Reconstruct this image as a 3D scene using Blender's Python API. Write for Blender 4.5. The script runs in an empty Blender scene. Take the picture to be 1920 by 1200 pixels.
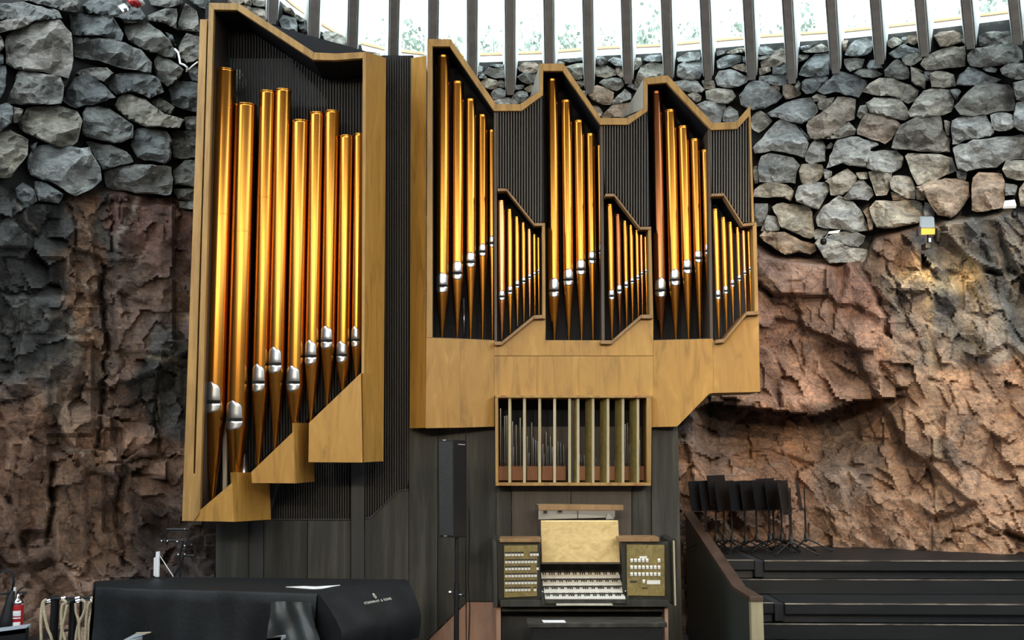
import bpy, bmesh, math, random
import numpy as np
from mathutils import Vector, Matrix
random.seed(7)
S = bpy.context.scene
COL = S.collection
# ------------------------------------------------------------------ camera
F = 2000.0; CX, CY = 960.0, 600.0; CAMZ = 2.2
TH = math.atan(0.1225); ROLL = -0.0037
cam_d = bpy.data.cameras.new('camera'); cam = bpy.data.objects.new('camera', cam_d); COL.objects.link(cam)
cam_d.sensor_width = 36.0; cam_d.lens = F / 1920 * 36.0; cam_d.clip_end = 300
cam.location = (0, 0, CAMZ)
fw = Vector((0, math.cos(TH), math.sin(TH)))
up0 = Vector((0, -math.sin(TH), math.cos(TH))); rt0 = Vector((1, 0, 0))
rt = rt0 * math.cos(ROLL) + up0 * math.sin(ROLL); upv = up0 * math.cos(ROLL) - rt0 * math.sin(ROLL)
cam.rotation_euler = Matrix((rt, upv, -fw)).transposed().to_euler()
S.camera = cam
# ------------------------------------------------------------------ world and light
W = bpy.data.worlds.new('overcast_sky'); S.world = W; W.use_nodes = True
bg = W.node_tree.nodes['Background']; bg.inputs[0].default_value = (0.80, 0.91, 1.0, 1); bg.inputs[1].default_value = 8.5
S.view_settings.view_transform = 'Standard'; S.view_settings.look = 'None'
S.view_settings.gamma = 1.0; S.view_settings.exposure = -0.35; S.view_settings.use_curve_mapping = False
def spot(name, loc, target, power, size, color=(1, .78, .5), blend=.6, radius=.12):
    d = bpy.data.lights.new(name, 'SPOT'); d.energy = power; d.spot_size = math.radians(size); d.spot_blend = blend
    d.color = color; d.shadow_soft_size = radius
    o = bpy.data.objects.new(name, d); COL.objects.link(o); o.location = loc
    o.rotation_euler = (Vector(target) - Vector(loc)).to_track_quat('-Z', 'Y').to_euler()
    return o
# unseen warm spots added under the dome edge to light the rock
spot('dome_fill_spot', (4.2, 3.0, 7.4), (5.2, 12.6, 2.4), 2600, 46)
spot('dome_fill_spot', (-3.6, 2.6, 7.7), (-3.9, 10.5, 2.0), 260, 46, (1, .84, .64))
# unseen warm floods added high at the rear for highlights on the pipes
for xx in (-4.5, 0.5, 5.0): spot('rear_fill_flood', (xx, -9.0, 7.1), (.2 + xx * .15, 11.0, 3.6), 2300, 26, (1, .76, .42), .7, .16)

# ------------------------------------------------------------------ projection helpers (pixel of the 1920x1200 frame -> point in the hall)
def ray(px, py):
    u = (px - CX) / F; v = (CY - py) / F
    return fw + rt * u + upv * v
def P(px, py, Y):
    r = ray(px, py); return Vector((0, 0, CAMZ)) + r * (Y / r.y)
def PZ(px, py, z):
    r = ray(px, py); return Vector((0, 0, CAMZ)) + r * ((z - CAMZ) / r.z)
def lin(tab, x):
    xs = [t[0] for t in tab]; ys = [t[1] for t in tab]
    return float(np.interp(x, xs, ys))
def ppm(Y): return F / Y

# ------------------------------------------------------------------ materials
def nodes(m):
    m.use_nodes = True; nt = m.node_tree; return nt, nt.nodes, nt.links
def principled(name, color=(.5, .5, .5), rough=.5, metal=0.0, spec=.5):
    m = bpy.data.materials.new(name); nt, N, L = nodes(m); b = N['Principled BSDF']
    b.inputs['Base Color'].default_value = (*color, 1); b.inputs['Roughness'].default_value = rough
    b.inputs['Metallic'].default_value = metal; b.inputs['Specular IOR Level'].default_value = spec
    return m
def ramp(N, stops):
    r = N.new('ShaderNodeValToRGB'); e = r.color_ramp.elements
    while len(e) > 1: e.remove(e[-1])
    e[0].position = stops[0][0]; e[0].color = (*stops[0][1], 1)
    for p, c in stops[1:]:
        k = e.new(p); k.color = (*c, 1)
    return r
def textured(name, stops, scale=(4, 4, 4), detail=8, rough=(.5, .7), bump=.2, bscale=None, bdist=.02, metal=0, coord='Object', objvar=0.0, distort=0.0, spec=.5, hue_obj=None):
    m = bpy.data.materials.new(name); nt, N, L = nodes(m); b = N['Principled BSDF']
    tc = N.new('ShaderNodeTexCoord'); mp = N.new('ShaderNodeMapping'); mp.inputs['Scale'].default_value = scale
    L.new(tc.outputs[coord], mp.inputs['Vector'])
    oi = N.new('ShaderNodeObjectInfo')
    ad = N.new('ShaderNodeVectorMath'); ad.operation = 'ADD'
    sc = N.new('ShaderNodeMath'); sc.operation = 'MULTIPLY'; sc.inputs[1].default_value = 37.0 if objvar or hue_obj else 0.0
    L.new(oi.outputs['Random'], sc.inputs[0]); L.new(mp.outputs[0], ad.inputs[0]); L.new(sc.outputs[0], ad.inputs[1])
    n = N.new('ShaderNodeTexNoise'); n.inputs['Scale'].default_value = 1; n.inputs['Detail'].default_value = detail
    n.inputs['Roughness'].default_value = .62; n.inputs['Distortion'].default_value = distort
    L.new(ad.outputs[0], n.inputs['Vector'])
    r = ramp(N, stops); L.new(n.outputs['Fac'], r.inputs[0]); colr = r.outputs[0]
    if hue_obj:
        r2 = ramp(N, hue_obj); r2.color_ramp.interpolation = 'CONSTANT'
        L.new(oi.outputs['Random'], r2.inputs[0])
        mx = N.new('ShaderNodeMix'); mx.data_type = 'RGBA'; mx.blend_type = 'MULTIPLY'; mx.inputs[0].default_value = 1
        L.new(colr, mx.inputs[6]); L.new(r2.outputs[0], mx.inputs[7]); colr = mx.outputs[2]
    if objvar:
        hs = N.new('ShaderNodeHueSaturation'); mr = N.new('ShaderNodeMapRange')
        mr.inputs[3].default_value = 1 - objvar; mr.inputs[4].default_value = 1 + objvar
        L.new(oi.outputs['Random'], mr.inputs[0]); L.new(mr.outputs[0], hs.inputs['Value']); L.new(colr, hs.inputs['Color']); colr = hs.outputs[0]
    L.new(colr, b.inputs['Base Color'])
    rr = N.new('ShaderNodeMapRange'); rr.inputs[3].default_value = rough[0]; rr.inputs[4].default_value = rough[1]
    L.new(n.outputs['Fac'], rr.inputs[0]); L.new(rr.outputs[0], b.inputs['Roughness'])
    b.inputs['Metallic'].default_value = metal; b.inputs['Specular IOR Level'].default_value = spec
    if bump:
        n2 = N.new('ShaderNodeTexNoise'); n2.inputs['Scale'].default_value = bscale or 1; n2.inputs['Detail'].default_value = 10
        n2.inputs['Roughness'].default_value = .65
        L.new((tc.outputs[coord] if bscale else ad.outputs[0]), n2.inputs['Vector'])
        bp = N.new('ShaderNodeBump'); bp.inputs['Strength'].default_value = bump; bp.inputs['Distance'].default_value = bdist
        L.new(n2.outputs['Fac'], bp.inputs['Height']); L.new(bp.outputs[0], b.inputs['Normal'])
    return m
M = {}
M['gold'] = textured('golden_veneer', [(.25, (.20, .095, .016)), (.46, (.40, .207, .039)), (.6, (.45, .24, .05)), (.78, (.60, .345, .085))], (8, 8, 1.5), 11, (.38, .55), .06, objvar=.15, distort=1.2)
M['gold_edge'] = textured('pale_board_edge', [(.3, (.22, .12, .03)), (.5, (.34, .19, .05)), (.75, (.47, .275, .08))], (14, 14, 1.6), 5, (.45, .6), .04, objvar=.08)
M['trim'] = textured('brown_trim_wood', [(.3, (.20, .11, .045)), (.7, (.34, .20, .085))], (12, 12, 2), 5, (.45, .6), .04)
M['greywood'] = textured('weathered_board', [(.3, (.42, .38, .31)), (.7, (.58, .54, .46))], (10, 10, 1), 5, (.6, .7), .04)
M['dark'] = textured('dark_stained_wood', [(.25, (.014, .014, .012)), (.5, (.034, .033, .027)), (.78, (.080, .074, .058))], (10, 10, .7), 10, (.5, .65), .06, objvar=.2, spec=.25)
M['darkbrown'] = textured('dark_brown_wood', [(.3, (.040, .028, .019)), (.7, (.085, .062, .045))], (12, 12, .8), 6, (.45, .6), .05, objvar=.12)
M['post'] = textured('black_stained_wood', [(.3, (.010, .011, .012)), (.7, (.025, .024, .024))], (12, 12, .8), 5, (.45, .6), .05)
M['slat'] = textured('dark_slat_wood', [(.3, (.032, .029, .027)), (.7, (.095, .086, .078))], (10, 10, .5), 5, (.4, .55), .0, objvar=.2)
M['slat_dark'] = textured('black_slat_wood', [(.3, (.012, .011, .012)), (.7, (.040, .036, .034))], (10, 10, .5), 5, (.45, .6), .0, objvar=.2, spec=.3)
M['void'] = principled('black_interior', (.006, .006, .008), .8)
M['pinkwood'] = textured('pinkish_panel', [(.3, (.25, .13, .085)), (.7, (.42, .25, .17))], (6, 6, 2), 6, (.5, .65), .05)
M['walnut'] = textured('red_brown_block', [(.3, (.26, .095, .03)), (.7, (.40, .16, .055))], (12, 12, 2), 6, (.4, .5), .03)
def copper(name, a, b_, c):
    return textured(name, [(.3, a), (.5, b_), (.72, c)], (9, 9, .35), 4, (.18, .26), 0, metal=.98, objvar=.10, distort=.3)
M['pipe'] = copper('lacquered_copper', (.35, .140, .022), (.42, .180, .029), (.49, .222, .038))
M['pipe_brown'] = copper('dull_copper', (.13, .045, .016), (.19, .07, .025), (.25, .10, .04))
M['pipe_red'] = copper('reddish_copper', (.34, .125, .05), (.46, .19, .07), (.56, .26, .11))
M['silver'] = principled('polished_tin', (.47, .48, .49), .28, 1.0)
M['tin'] = principled('grey_tin', (.50, .53, .57), .28, 1.0)
M['lining'] = principled('black_lining', (.012, .012, .017), .7, 0, .3)
M['slot'] = principled('black_slot', (.004, .004, .004), .9)
M['concrete'] = textured('grey_concrete', [(.3, (.40, .37, .33)), (.7, (.55, .52, .475))], (6, 6, 6), 8, (.75, .9), .15, bscale=30, bdist=.004)
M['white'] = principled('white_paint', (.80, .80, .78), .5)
M['sillwood'] = textured('sill_wood', [(.3, (.42, .21, .09)), (.7, (.6, .34, .17))], (3, 3, 10), 5, (.4, .5), .03)
M['black'] = principled('black_plastic', (.009, .009, .010), .5, 0, .3)
M['blackmetal'] = principled('black_metal', (.008, .008, .009), .42, 0, .35)
M['chrome'] = principled('chrome', (.75, .76, .78), .18, 1.0)
M['ivory'] = principled('ivory_key', (.80, .78, .70), .35)
M['ebony'] = principled('ebony_key', (.012, .011, .010), .35)
M['burl'] = textured('olive_burl_veneer', [(.3, (.14, .105, .03)), (.55, (.24, .18, .055)), (.75, (.33, .25, .09))], (16, 16, 16), 6, (.35, .5), .03, distort=1.5)
M['deskwood'] = textured('pale_burl_veneer', [(.3, (.45, .30, .12)), (.6, (.62, .44, .19)), (.8, (.70, .52, .26))], (9, 9, 14), 6, (.3, .45), .03, distort=1.2)
M['paper'] = principled('paper', (.85, .85, .83), .7)
M['cover'] = textured('black_cover_fabric', [(.3, (.0055, .0065, .0075)), (.7, (.011, .0125, .0135))], (6, 6, 6), 6, (.5, .62), .25, bscale=7, bdist=.03, spec=.3)
M['rope'] = textured('beige_rope', [(.3, (.42, .34, .20)), (.7, (.66, .56, .38))], (60, 60, 90), 3, (.7, .8), .4, bscale=120, bdist=.004)
M['red'] = principled('red_enamel', (.42, .012, .015), .3)
M['grey'] = principled('grey_enamel', (.30, .33, .35), .4)
M['carpet'] = textured('purple_grey_floor', [(.3, (.06, .05, .055)), (.7, (.10, .085, .09))], (8, 8, 8), 6, (.7, .9), .1)
M['copperdome'] = textured('copper_dome', [(.3, (.17, .075, .04)), (.7, (.26, .12, .065))], (5, 5, 5), 5, (.5, .7), .1, metal=.3)
M['stepwood'] = textured('black_step_wood', [(.25, (.006, .0065, .007)), (.6, (.012, .0125, .013)), (.82, (.032, .031, .030))], (1.2, 14, 14), 8, (.42, .6), .05, spec=.25)
M['worn'] = textured('worn_edge_wood', [(.35, (.02, .018, .016)), (.55, (.20, .17, .13)), (.7, (.42, .38, .32))], (3, 20, 20), 6, (.4, .5), 0)
M['capwood'] = textured('brown_cap_wood', [(.3, (.05, .028, .018)), (.7, (.10, .058, .038))], (6, 2, 6), 5, (.4, .5), .03)
M['palewood'] = textured('pale_post_wood', [(.3, (.34, .28, .16)), (.7, (.50, .42, .26))], (8, 8, 1), 5, (.5, .6), .04)
M['leaf'] = textured('shrub_leaf', [(.3, (.22, .28, .22)), (.7, (.34, .40, .32))], (3, 3, 3), 4, (.6, .8), 0)
def emissive(name, col, s):
    m = bpy.data.materials.new(name); nt, N, L = nodes(m); b = N['Principled BSDF']
    b.inputs['Base Color'].default_value = (*col, 1); b.inputs['Emission Color'].default_value = (*col, 1); b.inputs['Emission Strength'].default_value = s
    return m
M['lampglow'] = emissive('lit_lamp_glass', (1.0, .56, .10), 1.3)
def glass():
    m = bpy.data.materials.new('skylight_glass'); nt, N, L = nodes(m); N.remove(N['Principled BSDF'])
    t = N.new('ShaderNodeBsdfTransparent'); t.inputs[0].default_value = (.93, .97, .97, 1)
    g = N.new('ShaderNodeBsdfGlossy'); g.inputs['Roughness'].default_value = .03
    mx = N.new('ShaderNodeMixShader'); mx.inputs[0].default_value = .05; L.new(t.outputs[0], mx.inputs[1]); L.new(g.outputs[0], mx.inputs[2])
    L.new(mx.outputs[0], N['Material Output'].inputs[0]); return m
M['glass'] = glass()
STONE_STOPS = [(.22, (.085, .088, .085)), (.42, (.22, .22, .208)), (.58, (.36, .355, .335)), (.76, (.60, .59, .56))]
def stone_mat(name, tints):
    m = textured(name, STONE_STOPS, (3.2, 3.2, 6.5), 14, (.62, .85), .9, bscale=12, bdist=.06, hue_obj=tints, distort=.7)
    nt = m.node_tree; N, L = nt.nodes, nt.links; b = N['Principled BSDF']; src = b.inputs['Base Color'].links[0].from_socket
    tc = N.new('ShaderNodeTexCoord'); mp = N.new('ShaderNodeMapping'); mp.inputs['Scale'].default_value = (1, 1, 2.4); L.new(tc.outputs['Object'], mp.inputs[0])
    n = N.new('ShaderNodeTexNoise'); n.inputs['Scale'].default_value = 13; n.inputs['Detail'].default_value = 8; n.inputs['Roughness'].default_value = .72; n.inputs['Distortion'].default_value = .8; L.new(mp.outputs[0], n.inputs['Vector'])
    r = ramp(N, [(.30, (.42, .42, .44)), (.5, (1, 1, 1)), (.72, (1.65, 1.62, 1.55))]); L.new(n.outputs['Fac'], r.inputs[0])
    mx = N.new('ShaderNodeMix'); mx.data_type = 'RGBA'; mx.blend_type = 'MULTIPLY'; mx.inputs[0].default_value = 1; L.new(src, mx.inputs[6]); L.new(r.outputs[0], mx.inputs[7]); L.new(mx.outputs[2], b.inputs['Base Color'])
    return m
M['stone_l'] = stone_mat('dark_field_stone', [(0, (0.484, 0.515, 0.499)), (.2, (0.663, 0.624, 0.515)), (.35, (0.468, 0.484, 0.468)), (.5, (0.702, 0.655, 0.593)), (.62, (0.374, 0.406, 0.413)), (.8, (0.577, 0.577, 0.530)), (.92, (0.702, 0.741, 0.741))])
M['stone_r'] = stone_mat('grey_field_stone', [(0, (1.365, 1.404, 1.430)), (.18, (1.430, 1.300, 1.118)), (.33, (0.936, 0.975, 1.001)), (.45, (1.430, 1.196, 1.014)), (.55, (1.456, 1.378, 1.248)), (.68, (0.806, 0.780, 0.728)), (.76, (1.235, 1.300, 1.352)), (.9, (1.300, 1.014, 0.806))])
def bedrock_mat():
    m = bpy.data.materials.new('granite_bedrock'); nt, N, L = nodes(m); b = N['Principled BSDF']
    tc = N.new('ShaderNodeTexCoord')
    at = N.new('ShaderNodeAttribute'); at.attribute_name = 'tint'
    n1 = N.new('ShaderNodeTexNoise'); n1.inputs['Scale'].default_value = 2.4; n1.inputs['Detail'].default_value = 13; n1.inputs['Roughness'].default_value = .68; n1.inputs['Distortion'].default_value = .6
    L.new(tc.outputs['Object'], n1.inputs['Vector'])
    r1 = ramp(N, [(.28, (.30, .30, .32)), (.44, (.78, .74, .72)), (.56, (1.05, 1.0, .95)), (.72, (1.75, 1.6, 1.45))])
    L.new(n1.outputs['Fac'], r1.inputs[0])
    mx = N.new('ShaderNodeMix'); mx.data_type = 'RGBA'; mx.blend_type = 'MULTIPLY'; mx.inputs[0].default_value = 1
    L.new(at.outputs['Color'], mx.inputs[6]); L.new(r1.outputs[0], mx.inputs[7])
    n2 = N.new('ShaderNodeTexNoise'); n2.inputs['Scale'].default_value = 26; n2.inputs['Detail'].default_value = 6; n2.inputs['Roughness'].default_value = .7
    L.new(tc.outputs['Object'], n2.inputs['Vector'])
    r2 = ramp(N, [(.3, (.55, .55, .58)), (.5, (1, 1, 1)), (.7, (1.45, 1.4, 1.32))]); L.new(n2.outputs['Fac'], r2.inputs[0])
    m2 = N.new('ShaderNodeMix'); m2.data_type = 'RGBA'; m2.blend_type = 'MULTIPLY'; m2.inputs[0].default_value = .85
    L.new(mx.outputs[2], m2.inputs[6]); L.new(r2.outputs[0], m2.inputs[7])
    # foliation streaks that run down to the right, and fine dark joints
    mpz = N.new('ShaderNodeMapping'); mpz.inputs['Rotation'].default_value = (0, math.radians(-38), 0); mpz.inputs['Scale'].default_value = (1.6, 2, 9); L.new(tc.outputs['Object'], mpz.inputs[0])
    n4 = N.new('ShaderNodeTexNoise'); n4.inputs['Scale'].default_value = 1.3; n4.inputs['Detail'].default_value = 9; n4.inputs['Roughness'].default_value = .7; n4.inputs['Distortion'].default_value = 1.1; L.new(mpz.outputs[0], n4.inputs['Vector'])
    r4 = ramp(N, [(.30, (.40, .41, .44)), (.46, (.92, .92, .92)), (.58, (1.08, 1.05, 1.0)), (.74, (1.7, 1.55, 1.4))]); L.new(n4.outputs['Fac'], r4.inputs[0])
    m4 = N.new('ShaderNodeMix'); m4.data_type = 'RGBA'; m4.blend_type = 'MULTIPLY'; m4.inputs[0].default_value = .75; L.new(m2.outputs[2], m4.inputs[6]); L.new(r4.outputs[0], m4.inputs[7])
    nd = N.new('ShaderNodeTexNoise'); nd.inputs['Scale'].default_value = 3; nd.inputs['Detail'].default_value = 5; L.new(tc.outputs['Object'], nd.inputs['Vector'])
    va = N.new('ShaderNodeVectorMath'); va.operation = 'MULTIPLY_ADD'; va.inputs[1].default_value = (.5, .5, .5); L.new(nd.outputs['Color'], va.inputs[0]); L.new(tc.outputs['Object'], va.inputs[2])
    vo = N.new('ShaderNodeTexVoronoi'); vo.feature = 'DISTANCE_TO_EDGE'; vo.inputs['Scale'].default_value = 2.6; L.new(va.outputs[0], vo.inputs['Vector'])
    r5 = ramp(N, [(0, (.22, .21, .21)), (.012, (.5, .5, .5)), (.035, (1, 1, 1))]); L.new(vo.outputs['Distance'], r5.inputs[0])
    m5 = N.new('ShaderNodeMix'); m5.data_type = 'RGBA'; m5.blend_type = 'MULTIPLY'; m5.inputs[0].default_value = .5; L.new(m4.outputs[2], m5.inputs[6]); L.new(r5.outputs[0], m5.inputs[7]); m2 = m5
    L.new(m2.outputs[2], b.inputs['Base Color']); b.inputs['Roughness'].default_value = .78; b.inputs['Specular IOR Level'].default_value = .35
    n3 = N.new('ShaderNodeTexNoise'); n3.inputs['Scale'].default_value = 11; n3.inputs['Detail'].default_value = 14; n3.inputs['Roughness'].default_value = .7
    L.new(tc.outputs['Object'], n3.inputs['Vector'])
    bp = N.new('ShaderNodeBump'); bp.inputs['Strength'].default_value = 1.0; bp.inputs['Distance'].default_value = .09
    L.new(n3.outputs['Fac'], bp.inputs['Height']); L.new(bp.outputs[0], b.inputs['Normal'])
    return m
M['bedrock'] = bedrock_mat()

# ------------------------------------------------------------------ object helpers
ORG = {}
def tag(o, label=None, cat=None, group=None, kind=None):
    if label: o['label'] = label
    if cat: o['category'] = cat
    if group: o['group'] = group
    if kind: o['kind'] = kind
    return o
def empty(name, loc, label=None, cat=None, group=None, kind=None):
    o = bpy.data.objects.new(name, None); COL.objects.link(o); o.location = loc; o.empty_display_size = .1
    ORG[o.name] = Vector(loc); return tag(o, label, cat, group, kind)
class MB:
    def __init__(s): s.v = []; s.f = []
    def prism(s, pts, off):
        """closed polygon pts (3D, counted around) pushed along off"""
        b = len(s.v); n = len(pts); off = Vector(off)
        s.v += [Vector(p) for p in pts] + [Vector(p) + off for p in pts]
        s.f += [tuple(b + i for i in range(n)), tuple(b + n + i for i in reversed(range(n)))]
        s.f += [(b + i, b + n + i, b + n + (i + 1) % n, b + (i + 1) % n) for i in range(n)]
        return s
    def loft(s, A, B):
        b = len(s.v); n = len(A); s.v += [Vector(p) for p in A] + [Vector(p) for p in B]
        s.f += [tuple(b + i for i in range(n)), tuple(b + n + i for i in reversed(range(n)))]
        s.f += [(b + i, b + n + i, b + n + (i + 1) % n, b + (i + 1) % n) for i in range(n)]
        return s
    def box(s, lo, hi):
        x0, y0, z0 = lo; x1, y1, z1 = hi
        return s.prism([(x0, y0, z0), (x1, y0, z0), (x1, y0, z1), (x0, y0, z1)], (0, y1 - y0, 0))
    def tube(s, path, r, n=8, caps=True):
        path = [Vector(p) for p in path]; k = len(path); rr = r if isinstance(r, (list, tuple)) else [r] * k
        b = len(s.v); prev = None
        for i, p in enumerate(path):
            d = (path[min(i + 1, k - 1)] - path[max(i - 1, 0)]).normalized()
            if prev is None:
                a = d.orthogonal().normalized()
            else:
                a = (prev - d * prev.dot(d)).normalized()
            prev = a; c = d.cross(a)
            for j in range(n):
                t = 2 * math.pi * j / n; s.v.append(p + (a * math.cos(t) + c * math.sin(t)) * rr[i])
        for i in range(k - 1):
            for j in range(n):
                s.f.append((b + i * n + j, b + i * n + (j + 1) % n, b + (i + 1) * n + (j + 1) % n, b + (i + 1) * n + j))
        if caps:
            s.f.append(tuple(b + j for j in reversed(range(n)))); s.f.append(tuple(b + (k - 1) * n + j for j in range(n)))
        return s
    def lathe(s, c, prof, n=24):
        """profile [(r,z)] round the vertical through c"""
        b = len(s.v); k = len(prof)
        for r, z in prof:
            for j in range(n):
                t = 2 * math.pi * j / n; s.v.append(Vector((c[0] + r * math.cos(t), c[1] + r * math.sin(t), z)))
        for i in range(k - 1):
            for j in range(n):
                s.f.append((b + i * n + j, b + i * n + (j + 1) % n, b + (i + 1) * n + (j + 1) % n, b + (i + 1) * n + j))
        s.f.append(tuple(b + j for j in range(n))[::-1]); s.f.append(tuple(b + (k - 1) * n + j for j in range(n)))
        return s
    def grid(s, rows):
        b = len(s.v); h = len(rows); w = len(rows[0])
        for r in rows: s.v += [Vector(p) for p in r]
        for i in range(h - 1):
            for j in range(w - 1):
                s.f.append((b + i * w + j, b + i * w + j + 1, b + (i + 1) * w + j + 1, b + (i + 1) * w + j))
        return s
    def build(s, name, mat, parent=None, smooth=False, fix=True, bevel=0):
        root = parent
        while root is not None and root.parent is not None: root = root.parent
        o0 = ORG.get(root.name, Vector((0, 0, 0))) if root is not None else None
        if o0 is None:
            zs = min(v.z for v in s.v); o0 = Vector((sum(v.x for v in s.v) / len(s.v), sum(v.y for v in s.v) / len(s.v), zs))
        me = bpy.data.meshes.new(name); me.from_pydata([tuple(v - o0) for v in s.v], [], s.f)
        if fix:
            bm = bmesh.new(); bm.from_mesh(me); bmesh.ops.recalc_face_normals(bm, faces=bm.faces); bm.to_mesh(me); bm.free()
        if smooth:
            me.polygons.foreach_set('use_smooth', [True] * len(me.polygons))
        me.materials.append(M[mat] if isinstance(mat, str) else mat); me.update()
        o = bpy.data.objects.new(name, me); COL.objects.link(o)
        if parent is None: o.location = o0; ORG[o.name] = o0
        else: o.parent = parent
        if smooth == 'angle':
            me.set_sharp_from_angle(angle=math.radians(40)) if hasattr(me, 'set_sharp_from_angle') else None
        if bevel:
            md = o.modifiers.new('bevel', 'BEVEL'); md.width = bevel; md.segments = 2; md.limit_method = 'ANGLE'
        return o

# ------------------------------------------------------------------ numpy noise
def vnoise(x, y, seed=0):
    xi = np.floor(x).astype(np.int64); yi = np.floor(y).astype(np.int64); xf = x - xi; yf = y - yi
    def h(a, b):
        n = (a * 374761393 + b * 668265263 + seed * 1442695041) & 0x7fffffff
        n = ((n ^ (n >> 13)) * 1274126177) & 0x7fffffff
        return ((n ^ (n >> 16)) & 0xffff) / 65535.0
    u = xf * xf * (3 - 2 * xf); v = yf * yf * (3 - 2 * yf)
    return (h(xi, yi) * (1 - u) + h(xi + 1, yi) * u) * (1 - v) + (h(xi, yi + 1) * (1 - u) + h(xi + 1, yi + 1) * u) * v
def fbm(x, y, seed=0, o=5):
    t = np.zeros_like(x); a = .5; s = 0
    for k in range(o):
        t += a * vnoise(x * 2 ** k, y * 2 ** k, seed + k * 17); s += a; a *= .5
    return t / s

# ================================================================== THE SETTING
WALLY = [(-260, 9.6), (0, 10.5), (180, 11.0), (360, 11.45), (520, 11.9), (600, 12.4), (740, 13.2), (960, 13.6), (1250, 13.5), (1500, 13.2), (1920, 12.3), (2180, 11.4)]
def wy(px): return lin(WALLY, px)
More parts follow.
